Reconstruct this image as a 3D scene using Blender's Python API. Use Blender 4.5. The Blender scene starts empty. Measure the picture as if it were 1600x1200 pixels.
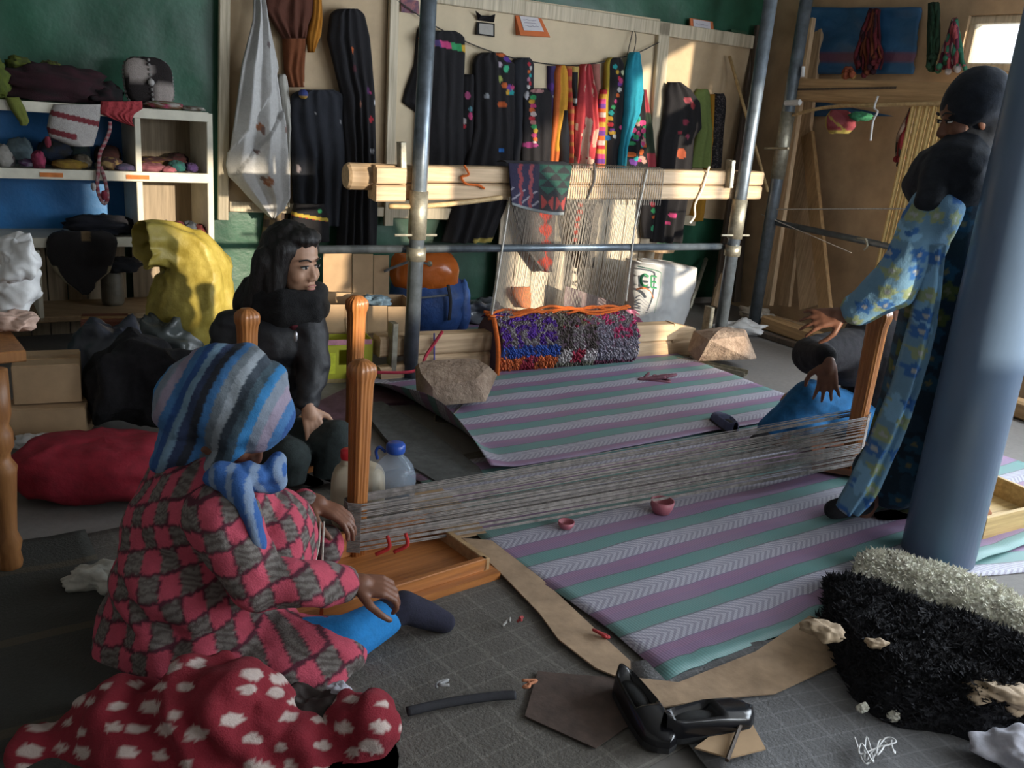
import bpy, bmesh, math, random
from mathutils import Vector, Matrix, noise

# ---------------------------------------------------------------- camera, world, light
FPX, CAMH = 1429.0, 1.35
PITCH, ROLL = math.radians(17.2), math.radians(4.83)
scene = bpy.context.scene
COL = scene.collection
_cp, _sp, _cr, _sr = math.cos(PITCH), math.sin(PITCH), math.cos(ROLL), math.sin(ROLL)
FWD = Vector((0, _cp, -_sp)); _R0 = Vector((1, 0, 0)); _U0 = Vector((0, _sp, _cp))
RGT = _cr * _R0 + _sr * _U0
UPV = -_sr * _R0 + _cr * _U0
EYE = Vector((0, 0, CAMH))
cd = bpy.data.cameras.new('camera'); cam = bpy.data.objects.new('camera', cd); COL.objects.link(cam)
cd.sensor_fit = 'HORIZONTAL'; cd.sensor_width = 36.0; cd.lens = 36.0 * FPX / 1600.0
cd.clip_start = 0.02; cd.clip_end = 100
mw = Matrix((RGT, UPV, -FWD)).transposed().to_4x4(); mw.translation = EYE
cam.matrix_world = mw
scene.camera = cam

vs = scene.view_settings
vs.view_transform = 'Standard'; vs.look = 'None'; vs.gamma = 1.0; vs.use_curve_mapping = False
vs.exposure = 0.36

world = bpy.data.worlds.new('world'); scene.world = world; world.use_nodes = True
bg = world.node_tree.nodes['Background']
bg.inputs[0].default_value = (0.80, 0.90, 1.0, 1); bg.inputs[1].default_value = 2.2

# room frame: back wall runs along BU, BN points from it into the room
B0 = Vector((1.4, 6.85, 0)); TW = math.radians(30)
BU = Vector((math.cos(TW), math.sin(TW), 0)); BN = Vector((math.sin(TW), -math.cos(TW), 0))
Z = Vector((0, 0, 1))
U_R, U_L, N_NEAR, CEIL = 0.20, -5.9, 7.6, 2.6
def RM(u, n, z): return B0 + BU * u + BN * n + Z * z
W2 = (2.25, 6.9, 0.75, 2.25)      # big side window in wall_right: n0, n1, z0, z1
W3 = (-1.98, 0.05, 1.3, 2.15)     # unseen window added behind the photographer in wall_near for fill light: u0, u1, z0, z1

def lamp(name, kind, energy, color, loc=None, d=None, size=None, angle=None):
    l = bpy.data.lights.new(name, kind); l.energy = energy; l.color = color
    o = bpy.data.objects.new(name, l); COL.objects.link(o)
    if loc is not None: o.location = loc
    o.rotation_euler = Vector(d).to_track_quat('-Z', 'Y').to_euler()
    if size: l.shape = 'RECTANGLE'; l.size, l.size_y = size
    if angle: l.angle = angle
    return o
SUN = (-BU * 0.30 - BN - Z * 0.16).normalized()
lamp('sun', 'SUN', 7.0, (1.0, 0.86, 0.66), loc=(6, 0, 4), d=SUN, angle=math.radians(1.0))
lamp('daylight_side_window', 'AREA', 290, (0.82, 0.91, 1.0), loc=RM(U_R + 0.12, (W2[0] + W2[1]) / 2, (W2[2] + W2[3]) / 2),
     d=-BU, size=(W2[1] - W2[0], W2[3] - W2[2]))
lamp('rear_fill_light', 'AREA', 95, (0.86, 0.93, 1.0), loc=RM((W3[0] + W3[1]) / 2, N_NEAR + 0.12, (W3[2] + W3[3]) / 2),
     d=-BN, size=(W3[1] - W3[0], W3[3] - W3[2]))  # area lamp added outside the rear opening to brighten the room

# ---------------------------------------------------------------- photo measurement helpers (pixel of the 1600x1200 frame -> point in the room)
def ray(x, y): return FWD + RGT * ((x - 800) / FPX) - UPV * ((y - 600) / FPX)
def fl(x, y, z=0.0):
    d = ray(x, y); return EYE + d * ((z - CAMH) / d.z)
def at(x, y, Y):
    d = ray(x, y); return EYE + d * (Y / d.y)
class Plane:
    def __init__(s, P, deg):
        s.P = Vector(P); t = math.radians(deg)
        s.u = Vector((math.cos(t), math.sin(t), 0)); s.n = Vector((math.sin(t), -math.cos(t), 0))
    def p(s, x, y, d=0.0):
        r = ray(x, y); return EYE + r * (((s.P + s.n * d) - EYE).dot(s.n) / r.dot(s.n))
BW = Plane(B0, 30)                       # back wall
RW = Plane(RM(U_R, 0, 0), -60)           # right wall
LM = Plane((-0.49, 4.25, 0), 31)         # big loom
SH = Plane((-1.75, 4.55, 0), 33)         # shelf front
LW = Plane((1.547, 6.25, 0), -60)         # second loom, along the right wall

# ---------------------------------------------------------------- materials
MATS = {}
def _nodes(name):
    m = bpy.data.materials.new(name); m.use_nodes = True
    nt = m.node_tree; b = nt.nodes['Principled BSDF']
    return m, nt, b
def mixn(nt, fac, a, b, mode='MIX'):
    n = nt.nodes.new('ShaderNodeMix'); n.data_type = 'RGBA'; n.blend_type = mode
    for i, v in ((0, fac), (6, a), (7, b)):
        if hasattr(v, 'links'): nt.links.new(v, n.inputs[i])
        elif isinstance(v, (int, float)): n.inputs[i].default_value = v
        else: n.inputs[i].default_value = tuple(v) + (1,) if len(v) == 3 else v
    return n.outputs[2]
def mathn(nt, op, a, b=0.0, c=0.0):
    n = nt.nodes.new('ShaderNodeMath'); n.operation = op
    for i, v in enumerate((a, b, c)):
        if hasattr(v, 'links'): nt.links.new(v, n.inputs[i])
        else: n.inputs[i].default_value = v
    return n.outputs[0]
def noisen(nt, scale, detail=4, vec=None, rough=0.6):
    n = nt.nodes.new('ShaderNodeTexNoise'); n.inputs['Scale'].default_value = scale
    n.inputs['Detail'].default_value = detail; n.inputs['Roughness'].default_value = rough
    if vec is not None: nt.links.new(vec, n.inputs['Vector'])
    return n.outputs['Fac']
def coordn(nt, which='Object', scale=None):
    o = nt.nodes.new('ShaderNodeTexCoord').outputs[which]
    if scale:
        m = nt.nodes.new('ShaderNodeMapping'); m.inputs['Scale'].default_value = scale
        nt.links.new(o, m.inputs['Vector']); o = m.outputs[0]
    return o
def bumpn(nt, b, h, strength, dist=0.01):
    n = nt.nodes.new('ShaderNodeBump'); n.inputs['Strength'].default_value = strength
    n.inputs['Distance'].default_value = dist
    nt.links.new(h, n.inputs['Height']); nt.links.new(n.outputs[0], b.inputs['Normal'])
def M(name, c=(0.5, 0.5, 0.5), r=0.85, var=0.25, sc=25, bump=0.25, metal=0.0, c2=None, stretch=None, alpha=None, trans=None, ior=1.45, vcol=False, coat=0, dist=0.006, rz=None):
    if name in MATS: return MATS[name]
    m, nt, b = _nodes(name)
    vec = coordn(nt, 'Object', None if rz is not None else (stretch or (1, 1, 1)))
    if rz is not None:
        for kw in ({'Rotation': (0, 0, -math.radians(rz))}, {'Scale': stretch or (1, 1, 1)}):
            mp = nt.nodes.new('ShaderNodeMapping')
            for k_, v_ in kw.items(): mp.inputs[k_].default_value = v_
            nt.links.new(vec, mp.inputs['Vector']); vec = mp.outputs[0]
    nz = noisen(nt, sc, 5, vec)
    if vcol:
        a = nt.nodes.new('ShaderNodeVertexColor'); a.layer_name = 'Col'
        dark = mixn(nt, 1.0, a.outputs[0], (1 - var,) * 3, 'MULTIPLY')
        col = mixn(nt, nz, dark, a.outputs[0])
    else:
        lo = tuple(v * (1 - var) for v in c); hi = c2 or tuple(min(1, v * (1 + var)) for v in c)
        rp = nt.nodes.new('ShaderNodeMapRange'); rp.inputs[1].default_value = 0.3; rp.inputs[2].default_value = 0.7
        nt.links.new(nz, rp.inputs[0])
        col = mixn(nt, rp.outputs[0], lo, hi)
    nt.links.new(col, b.inputs['Base Color'])
    b.inputs['Roughness'].default_value = r; b.inputs['Metallic'].default_value = metal
    if coat: b.inputs['Coat Weight'].default_value = coat; b.inputs['Coat Roughness'].default_value = 0.15
    if trans: b.inputs['Transmission Weight'].default_value = trans; b.inputs['IOR'].default_value = ior
    if alpha is not None: b.inputs['Alpha'].default_value = alpha
    if bump: bumpn(nt, b, noisen(nt, sc * 3, 4, vec), bump, dist)
    MATS[name] = m; return m

def wood(name, c, c2, r=0.6, axis=0, sc=6, coat=0, bump=0.15, rz=None):
    s = [9, 9, 9]; s[axis] = 0.5
    return M(name, c, r=r, var=0.25, sc=sc, bump=bump, c2=c2, stretch=tuple(s), coat=coat, rz=rz)

CLOTH = M('dyed_cloth', vcol=True, var=0.35, sc=60, bump=0.35, r=0.95)
WOOL = M('wool_pile', vcol=True, var=0.45, sc=90, bump=0.6, r=1.0)
PLAIN = M('printed_card', vcol=True, var=0.08, sc=20, bump=0.05, r=0.7)
PINE = wood('pine', (0.52, 0.35, 0.20), (0.66, 0.47, 0.29), rz=31, bump=.08)
PINEZ = wood('pine_upright', (0.48, 0.33, 0.19), (0.64, 0.46, 0.29), axis=2)
PALE = wood('pale_batten', (0.50, 0.42, 0.29), (0.66, 0.57, 0.42), axis=2)
VARN = wood('varnished_wood', (0.36, 0.125, 0.032), (0.54, 0.21, 0.06), r=0.38, axis=2, coat=0.3)
DKWOOD = wood('dark_plank', (0.05, 0.035, 0.025), (0.10, 0.07, 0.05), axis=2)
MDF = M('hardboard', (0.50, 0.37, 0.23), r=0.75, var=0.10, sc=9, bump=0.08)
STEEL = M('painted_steel_pipe', (0.16, 0.19, 0.22), r=0.34, metal=0.6, var=0.3, sc=18, bump=0.06)
GALV = M('bare_steel_joint', (0.30, 0.28, 0.22), r=0.45, metal=0.6, var=0.35, sc=30, bump=0.15)
BLACKC = M('black_cloth', (0.012, 0.011, 0.014), r=0.95, var=0.4, sc=50, bump=0.3)
CARD = M('cardboard', (0.42, 0.28, 0.16), r=0.85, var=0.12, sc=10, bump=0.06)
WHITEPL = M('white_plastic', (0.62, 0.62, 0.62), r=0.5, var=0.15, sc=12, bump=0.2)
WPAINT = M('cream_painted_board', (0.60, 0.57, 0.47), r=0.55, var=0.12, sc=14, bump=0.05)
ROCKM = M('tan_rock', (0.30, 0.20, 0.14), r=0.95, var=0.4, sc=12, bump=0.7, c2=(0.42, 0.31, 0.23), dist=0.02)
SKIN = M('tan_skin', (0.46, 0.26, 0.17), r=0.5, var=0.12, sc=30, bump=0.05)
SKIND = M('brown_skin', (0.17, 0.07, 0.04), r=0.5, var=0.15, sc=30, bump=0.05)
BLK = M('black_gloss', (0.008, 0.008, 0.01), r=0.22, var=0.2, sc=20, bump=0.03)
HAIR = M('black_hair', (0.010, 0.008, 0.008), r=0.5, var=0.5, sc=30, bump=0.6, stretch=(4, 4, 0.6))
EYEW = M('eye_white', (0.7, 0.68, 0.64), r=0.25, var=0.03, sc=9, bump=0)

# ---------------------------------------------------------------- scene helpers
def mk(name, geo, mat, parent=None, smooth=False, col=None, loc=None):
    """one mesh object from (verts, faces) in world coordinates"""
    V, F = geo
    V = [Vector(v) for v in V]
    if parent is not None: o0 = parent['_base'] if '_base' in parent else (0, 0, 0)
    elif loc is not None: o0 = loc
    else:
        xs = [v.x for v in V]; ys = [v.y for v in V]
        o0 = ((min(xs) + max(xs)) / 2, (min(ys) + max(ys)) / 2, min(v.z for v in V))
    o0 = Vector(o0)
    me = bpy.data.meshes.new(name)
    me.from_pydata([v - o0 for v in V], [], F); me.update()
    bm = bmesh.new(); bm.from_mesh(me); bmesh.ops.recalc_face_normals(bm, faces=bm.faces); bm.to_mesh(me); bm.free()
    if smooth:
        me.polygons.foreach_set('use_smooth', [True] * len(me.polygons))
    if col is not None:
        ca = me.color_attributes.new('Col', 'FLOAT_COLOR', 'POINT')
        for i, v in enumerate(V):
            c = col(i, v) if callable(col) else col[i]
            ca.data[i].color = (c[0], c[1], c[2], 1)
    me.materials.append(mat)
    o = bpy.data.objects.new(name, me); COL.objects.link(o)
    BASE[o.name] = o0
    if parent is None: o.location = o0
    else: o.parent = parent
    return o
BASE = {}
def part(name, geo, mat, parent, smooth=False, col=None, kind=None):
    V, F = geo
    root = parent
    while root.parent is not None: root = root.parent
    b = BASE[root.name]
    o = mk(name, ([Vector(v) for v in V], F), mat, parent=None, smooth=smooth, col=col, loc=b)
    o.location = (0, 0, 0); o.parent = parent
    if kind: o['kind'] = kind
    return o
def tag(o, label, cat, group=None, kind=None):
    o['label'] = label; o['category'] = cat
    if group: o['group'] = group
    if kind: o['kind'] = kind
    return o
def thing(name, label, cat, loc, group=None):
    o = bpy.data.objects.new(name, None); COL.objects.link(o); o.location = loc; o.empty_display_size = 0.05
    BASE[o.name] = Vector(loc); return tag(o, label, cat, group)
def one(name, geo, mat, label, cat, smooth=False, col=None, group=None, kind=None):
    return tag(mk(name, geo, mat, None, smooth, col), label, cat, group, kind)
def struct(name, geo, mat, label=None):
    o = mk(name, geo, mat); o['kind'] = 'structure'
    if label: o['label'] = label
    return o

# ---------------------------------------------------------------- geometry
def join(*gs):
    V, F = [], []
    for g in gs:
        n = len(V); V += list(g[0]); F += [tuple(i + n for i in f) for f in g[1]]
    return V, F
def g_hex(c, a, b, d):
    """box: centre and three half vectors"""
    c, a, b, d = map(Vector, (c, a, b, d))
    V = [c + a * i + b * j + d * k for k in (-1, 1) for j in (-1, 1) for i in (-1, 1)]
    return V, [(0, 1, 3, 2), (4, 6, 7, 5), (0, 4, 5, 1), (2, 3, 7, 6), (0, 2, 6, 4), (1, 5, 7, 3)]
def g_beam(a, b, w, h, up=Z, ch=0.12, taper=1.0):
    """beam with chamfered edges from a to b, w across, h along up"""
    a, b = Vector(a), Vector(b); d = (b - a).normalized(); s = d.cross(Vector(up)).normalized(); t = s.cross(d).normalized()
    c = min(w, h) * ch
    prof = [(-w / 2 + c, -h / 2), (w / 2 - c, -h / 2), (w / 2, -h / 2 + c), (w / 2, h / 2 - c), (w / 2 - c, h / 2), (-w / 2 + c, h / 2), (-w / 2, h / 2 - c), (-w / 2, -h / 2 + c)]
    V = [a + s * x + t * y for x, y in prof] + [b + s * (x * taper) + t * (y * taper) for x, y in prof]
    F = [tuple(range(8))[::-1], tuple(range(8, 16))] + [(i, (i + 1) % 8, 8 + (i + 1) % 8, 8 + i) for i in range(8)]
    return V, F
def curve(pts, n=6):
    """Catmull-Rom through points"""
    P = [Vector(p) for p in pts]
    if len(P) < 3: return P
    Q = [P[0] * 2 - P[1]] + P + [P[-1] * 2 - P[-2]]; out = []
    for i in range(1, len(Q) - 2):
        for k in range(n):
            t = k / n; a, b, c, d = Q[i - 1], Q[i], Q[i + 1], Q[i + 2]
            out.append(0.5 * ((2 * b) + (c - a) * t + (2 * a - 5 * b + 4 * c - d) * t * t + (3 * b - a - 3 * c + d) * t ** 3))
    return out + [P[-1]]
def g_tube(pts, r, n=8, r2=None, flat=1.0):
    P = [Vector(p) for p in pts]; V, F = [], []
    prev = None
    for i, p in enumerate(P):
        d = (P[min(i + 1, len(P) - 1)] - P[max(i - 1, 0)]).normalized()
        if prev is None: s = d.orthogonal().normalized()
        else: s = (prev - d * prev.dot(d)).normalized()
        prev = s; t = d.cross(s)
        k = i / max(1, len(P) - 1)
        if isinstance(r, (list, tuple)): rr = r[min(len(r) - 1, int(k * len(r)))]
        else: rr = r + ((r2 if r2 is not None else r) - r) * k
        V += [p + (s * math.cos(2 * math.pi * j / n) + t * math.sin(2 * math.pi * j / n) * flat) * rr for j in range(n)]
    for i in range(len(P) - 1):
        F += [(i * n + j, i * n + (j + 1) % n, (i + 1) * n + (j + 1) % n, (i + 1) * n + j) for j in range(n)]
    F += [tuple(range(n))[::-1], tuple(range((len(P) - 1) * n, len(P) * n))]
    return V, F
def g_lathe(prof, base, n=20, axis=Z, sq=0.0, flute=0):
    """prof: (radius, height); sq>0 squares the section; flute = number of grooves"""
    base = Vector(base); axis = Vector(axis).normalized(); s = axis.orthogonal().normalized(); t = axis.cross(s)
    V, F = [], []
    for r, z in prof:
        for j in range(n):
            a = 2 * math.pi * j / n; k = 1.0
            if sq: k = 1 / (abs(math.cos(a)) ** sq + abs(math.sin(a)) ** sq) ** (1 / sq)
            if flute: k *= 1 - 0.10 * (0.5 + 0.5 * math.cos(a * flute))
            V.append(base + axis * z + (s * math.cos(a) + t * math.sin(a)) * (r * k))
    m = len(prof)
    for i in range(m - 1):
        F += [(i * n + j, i * n + (j + 1) % n, (i + 1) * n + (j + 1) % n, (i + 1) * n + j) for j in range(n)]
    F += [tuple(range(n))[::-1], tuple(range((m - 1) * n, m * n))]
    return V, F
def g_ell(c, r, rot=None, nu=20, nv=12, amp=0.0, fr=3.0, seed=0, sq=2.0, floor=None):
    """ellipsoid with noise, sq>2 makes it boxier; floor flattens the underside"""
    c = Vector(c); V, F = [], []
    R = rot if rot is not None else Matrix.Identity(3)
    def pw(x): return math.copysign(abs(x) ** (2 / sq), x)
    for i in range(nv + 1):
        th = math.pi * i / nv
        for j in range(nu):
            ph = 2 * math.pi * j / nu
            d = Vector((pw(math.sin(th)) * pw(math.cos(ph)), pw(math.sin(th)) * pw(math.sin(ph)), pw(math.cos(th))))
            k = 1 + amp * noise.fractal(d * fr + Vector((seed * 7.3, seed * 3.1, 0)), 1.0, 2.0, 3)
            v = c + R @ Vector((d.x * r[0] * k, d.y * r[1] * k, d.z * r[2] * k))
            if floor is not None and v.z < floor: v.z = floor + 0.0008 * math.sin(i)
            V.append(v)
    for i in range(nv):
        F += [(i * nu + j, i * nu + (j + 1) % nu, (i + 1) * nu + (j + 1) % nu, (i + 1) * nu + j) for j in range(nu)]
    return V, F
def g_cap(a, b, ra, rb=None, n=12, m=4):
    """capsule from a to b"""
    a, b = Vector(a), Vector(b); rb = ra if rb is None else rb
    d = (b - a).normalized() if (b - a).length > 1e-6 else Z.copy(); s = d.orthogonal().normalized(); t = d.cross(s)
    rings = [(a, -math.cos(math.pi / 2 * k / m) * ra, math.sin(math.pi / 2 * k / m) * ra) for k in range(1, m + 1)]
    rings += [(b, math.sin(math.pi / 2 * k / m) * rb, math.cos(math.pi / 2 * k / m) * rb) for k in range(0, m)]
    V, F = [], []
    for p, z, r in rings: V += [p + d * z + (s * math.cos(2 * math.pi * j / n) + t * math.sin(2 * math.pi * j / n)) * r for j in range(n)]
    for i in range(len(rings) - 1):
        F += [(i * n + j, i * n + (j + 1) % n, (i + 1) * n + (j + 1) % n, (i + 1) * n + j) for j in range(n)]
    V += [a - d * ra, b + d * rb]; k = len(V); L = (len(rings) - 1) * n
    F += [(k - 2, (j + 1) % n, j) for j in range(n)] + [(k - 1, L + j, L + (j + 1) % n) for j in range(n)]
    return V, F
def g_chain(pts, rs):
    return [g_cap(pts[i], pts[i + 1], rs[i], rs[i + 1]) for i in range(len(pts) - 1)]
def g_grid(rows, thick, nrm):
    """closed slab from a grid of points; nrm vector or grid of vectors, thick to the back"""
    m, n = len(rows), len(rows[0]); V = [p for r in rows for p in r]
    nv = Vector(nrm)
    V += [p - nv * thick for r in rows for p in r]; o = m * n; F = []
    for i in range(m - 1):
        for j in range(n - 1):
            a = i * n + j; F += [(a, a + 1, a + n + 1, a + n), (o + a, o + a + n, o + a + n + 1, o + a + 1)]
    for j in range(n - 1):
        F += [(j, o + j, o + j + 1, j + 1)]; a = (m - 1) * n + j; F += [(a, a + 1, o + a + 1, o + a)]
    for i in range(m - 1):
        a = i * n; F += [(a, a + n, o + a + n, o + a)]; a = i * n + n - 1; F += [(a, o + a, o + a + n, a + n)]
    return V, F
def g_prism(poly, ext):
    P = [Vector(p) for p in poly]; e = Vector(ext); n = len(P)
    return P + [p + e for p in P], [tuple(range(n)), tuple(range(2 * n - 1, n - 1, -1))] + [(i, n + i, n + (i + 1) % n, (i + 1) % n) for i in range(n)]
def g_hull(pts):
    bm = bmesh.new()
    for p in pts: bm.verts.new(p)
    r = bmesh.ops.convex_hull(bm, input=bm.verts)
    bmesh.ops.delete(bm, geom=[v for v in bm.verts if not v.link_faces], context='VERTS')
    bm.verts.index_update(); bm.verts.ensure_lookup_table()
    V = [v.co.copy() for v in bm.verts]; F = [tuple(v.index for v in f.verts) for f in bm.faces]; bm.free()
    return V, F
def g_union(parts, voxel=0.008, smooth=4, disp=None):
    """weld overlapping closed shapes into one continuous surface"""
    V, F = join(*parts)
    me = bpy.data.meshes.new('tmp'); me.from_pydata([tuple(v) for v in V], [], F)
    bm = bmesh.new(); bm.from_mesh(me); bmesh.ops.recalc_face_normals(bm, faces=bm.faces); bm.to_mesh(me); bm.free()
    o = bpy.data.objects.new('tmp', me); COL.objects.link(o)
    r = o.modifiers.new('r', 'REMESH'); r.mode = 'VOXEL'; r.voxel_size = voxel
    s = o.modifiers.new('s', 'SMOOTH'); s.iterations = smooth; s.factor = 0.5
    dg = bpy.context.evaluated_depsgraph_get(); dg.update()
    ev = o.evaluated_get(dg); e = ev.to_mesh()
    V = [v.co.copy() for v in e.vertices]; N = [v.normal.copy() for v in e.vertices]; F = [tuple(p.vertices) for p in e.polygons]
    ev.to_mesh_clear(); bpy.data.objects.remove(o); bpy.data.meshes.remove(me)
    if disp: V = [v + n * disp(v) for v, n in zip(V, N)]
    return V, F
def fbm(v, s, o=3): return noise.fractal(Vector(v) * s, 1.0, 2.0, o)
def lerp(a, b, t): return a + (b - a) * t
def rows_at(rows, t):
    ys = [r[0] for r in rows]; y = lerp(ys[0], ys[-1], t)
    for i in range(len(rows) - 1):
        if y <= ys[i + 1] + 1e-6:
            k = (y - ys[i]) / max(1e-6, ys[i + 1] - ys[i]); return y, lerp(rows[i][1], rows[i + 1][1], k), lerp(rows[i][2], rows[i + 1][2], k)
    return rows[-1]
def g_hang(plane, rows, d=0.05, thick=0.03, folds=3, amp=0.02, nu=24, nv=30, seed=0, lift=None):
    """hanging cloth: rows of (pixel y, left x, right x) on a plane d in front of it, with pleats"""
    G = []; rnd = random.Random(seed); ph = rnd.random() * 6
    for i in range(nv + 1):
        t = i / nv; y, xl, xr = rows_at(rows, t); r = []
        for j in range(nu + 1):
            u = j / nu; e = (4 * u * (1 - u)) ** 0.5
            w = math.sin(folds * 2 * math.pi * (u + 0.07 * math.sin(t * 3 + seed) + 0.12 * fbm((u * 2, t * 1.5, seed), 1.0, 2)) + ph) * (0.3 + 0.5 * t + 0.5 * fbm((u * 3, t * 2, seed + 5), 1.0, 2))
            p = plane.p(lerp(xl, xr, u), y, d)
            off = thick * 0.6 * e + amp * (0.5 + 0.5 * w) * e + (lift(u, t) if lift else 0)
            off += 0.012 * fbm(p, 6) * e
            r.append(p + plane.n * off)
        G.append(r)
    return g_grid(G, max(0.008, thick * 0.5), plane.n)
def hang_cols(nu, nv, fn):
    c = [fn(j / nu, i / nv) for i in range(nv + 1) for j in range(nu + 1)]; return c + c
def rotz(a): return Matrix.Rotation(a, 3, 'Z')
def axes(x, z=Z):
    """3x3 whose columns are x, z cross x, z"""
    z = Vector(z).normalized(); x = Vector(x); x = (x - z * x.dot(z)).normalized(); y = z.cross(x)
    return Matrix((x, y, z)).transposed()
# ================================================================ THE ROOM
def quad_slab(a, b, z0, z1, thick, nrm):
    """upright wall slab between two floor points, thick away from the room"""
    a, b = Vector((a.x, a.y, 0)), Vector((b.x, b.y, 0))
    return g_prism([a + Z * z0, b + Z * z0, b + Z * z1, a + Z * z1], -Vector(nrm) * thick)
def floor_mat():
    m, nt, b = _nodes('concrete_floor')
    v = coordn(nt, 'Object')
    n1 = noisen(nt, 1.6, 6, v); n2 = noisen(nt, 40, 5, v)
    c = mixn(nt, n1, (0.15, 0.14, 0.13), (0.27, 0.25, 0.235)); c = mixn(nt, n2, c, mixn(nt, 0.5, c, (0.06, 0.055, 0.05)))
    nt.links.new(c, b.inputs['Base Color']); b.inputs['Roughness'].default_value = 0.8
    bumpn(nt, b, n2, 0.3, 0.004); return m
FLOORM = floor_mat()
c0, c1, c2, c3 = RM(U_L, 0, 0), RM(U_R, 0, 0), RM(U_R, N_NEAR, 0), RM(U_L, N_NEAR, 0)
struct('floor', g_prism([c0, c1, c2, c3], (0, 0, -0.1)), FLOORM)
TARPC = M('green_tarp', (0.012, 0.085, 0.045), r=0.42, var=0.45, sc=2.2, bump=0.25, c2=(0.025, 0.125, 0.07), dist=0.02)
WALLM = M('brown_board_wall', (0.46, 0.32, 0.19), r=0.8, var=0.18, sc=5, bump=0.12)
PLASTER = M('dim_plaster', (0.33, 0.31, 0.28), r=0.9, var=0.12, sc=6, bump=0.1)
struct('ceiling', g_prism([c0 + Z * CEIL, c1 + Z * CEIL, c2 + Z * CEIL, c3 + Z * CEIL], (0, 0, 0.1)), PLASTER)
struct('wall_back', quad_slab(c0, c1, 0, CEIL, 0.1, BN), PLASTER)
struct('wall_left', quad_slab(c0, c3, 0, CEIL, 0.1, BU), PLASTER)
# right wall: panels around a small high window (in view) and the big side window (beyond the frame)
wp = [RW.p(1513, 30), RW.p(1582, 112)]
def rw_n(p): return (p - B0).dot(BN)
w1 = (rw_n(wp[0]), rw_n(wp[1]) + 0.12, wp[1].z, wp[0].z + 0.02)
def rwall(n0, n1, z0, z1): return g_prism([RM(U_R, n0, z0), RM(U_R, n1, z0), RM(U_R, n1, z1), RM(U_R, n0, z1)], BU * 0.1)
struct('wall_right', join(rwall(0, w1[0], 0, CEIL), rwall(w1[0], w1[1], 0, w1[2]), rwall(w1[0], w1[1], w1[3], CEIL),
    rwall(w1[1], W2[0], 0, CEIL), rwall(W2[0], W2[1], 0, W2[2]), rwall(W2[0], W2[1], W2[3], CEIL), rwall(W2[1], N_NEAR, 0, CEIL)), WALLM)
def nwall(u0, u1, z0, z1): return g_prism([RM(u0, N_NEAR, z0), RM(u1, N_NEAR, z0), RM(u1, N_NEAR, z1), RM(u0, N_NEAR, z1)], BN * 0.1)
struct('wall_near', join(nwall(U_L, W3[0], 0, CEIL), nwall(W3[0], W3[1], 0, W3[2]), nwall(W3[0], W3[1], W3[3], CEIL), nwall(W3[1], U_R, 0, CEIL)), PLASTER)
GLASS = M('window_glass', (0.9, 0.95, 0.95), r=0.02, var=0.02, sc=4, bump=0, alpha=0.12)
def window(name, P, du, n0, n1, z0, z1, nrm, mull):
    def pt(n, z): return P(n, z)
    w = bpy.data.objects.new(name, None); COL.objects.link(w); w.location = pt((n0 + n1) / 2, z0); BASE[w.name] = w.location.copy(); w['kind'] = 'structure'
    t = 0.045
    for a, b in (((n0, z0 + t / 2), (n1, z0 + t / 2)), ((n0, z1 - t / 2), (n1, z1 - t / 2))):
        part('window_rail', g_beam(pt(*a), pt(*b), 0.06, t), PALE, w)
    for k in range(mull + 1):
        n = lerp(n0 + t / 2, n1 - t / 2, k / mull)
        part('window_stile', g_beam(pt(n, z0 + t), pt(n, z1 - t), t, 0.06, up=nrm), PALE, w)
    for k in range(mull):
        a, b = lerp(n0, n1, k / mull) + t, lerp(n0, n1, (k + 1) / mull) - t * 0.6
        part('pane', g_prism([pt(a, z0 + t), pt(b, z0 + t), pt(b, z1 - t), pt(a, z1 - t)], Vector(nrm) * 0.004), GLASS, w)
window('window_1', lambda n, z: RM(U_R + 0.05, n, z), None, *w1, -BU, 1)
window('window_2', lambda n, z: RM(U_R + 0.05, n, z), None, W2[0], W2[1], W2[2], W2[3], -BU, 4)
window('fill_window_3', lambda n, z: RM(n, N_NEAR + 0.05, z), None, W3[0], W3[1], W3[2], W3[3], -BN, 3)  # unseen rear window, added to let in fill and some sun

# green tarpaulin over the back wall, creased
def tarp():
    G = []
    for i in range(41):
        z = CEIL - 0.05 - i * (CEIL - 0.1) / 40; r = []
        for j in range(131):
            u = lerp(U_L + 0.05, U_R - 0.02, j / 130); p = RM(u, 0.012, z)
            k = 0.011 * abs(fbm((u * 1.3 + z * 0.8, z * 1.1 - u * 0.4, 0), 1.7, 3)) + 0.007 * abs(math.sin(u * 3.1 + z * 4 + 2 * fbm((u, z, 3), 1.5)))
            r.append(p + BN * k)
        G.append(r)
    return g_grid(G, 0.004, BN)
one('wall_tarpaulin', tarp(), TARPC, 'creased dark green tarpaulin covering the wall behind shelf and display boards', 'tarpaulin', smooth=True)

# blue tarpaulin on the right wall with pink stripe
def g_flat(plane, rows, d, nu, nv, amp, seed=0, thick=0.004):
    G = []
    for i in range(nv + 1):
        y, xl, xr = rows_at(rows, i / nv)
        G.append([plane.p(lerp(xl, xr, j / nu), y, d) + plane.n * (amp * (0.5 + fbm((j / nu * 3, i / nv * 3, seed), 1.3))) for j in range(nu + 1)])
    return g_grid(G, thick, plane.n)
def bt(u, v):
    if 0.69 < v < 0.83: return (0.20, 0.09, 0.16)
    return (0.035, 0.15, 0.33)
BLUETARP = M('blue_tarp', vcol=True, var=0.35, sc=5, bump=0.4, r=0.45, dist=0.02)
one('hung_tarpaulin', g_flat(RW, [(12, 1252, 1442), (60, 1248, 1436), (116, 1243, 1428)], 0.012, 30, 20, 0.03), BLUETARP,
    'creased blue tarpaulin with a pink stripe nailed to the brown wall', 'tarpaulin', smooth=True, col=hang_cols(30, 20, bt))
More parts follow.
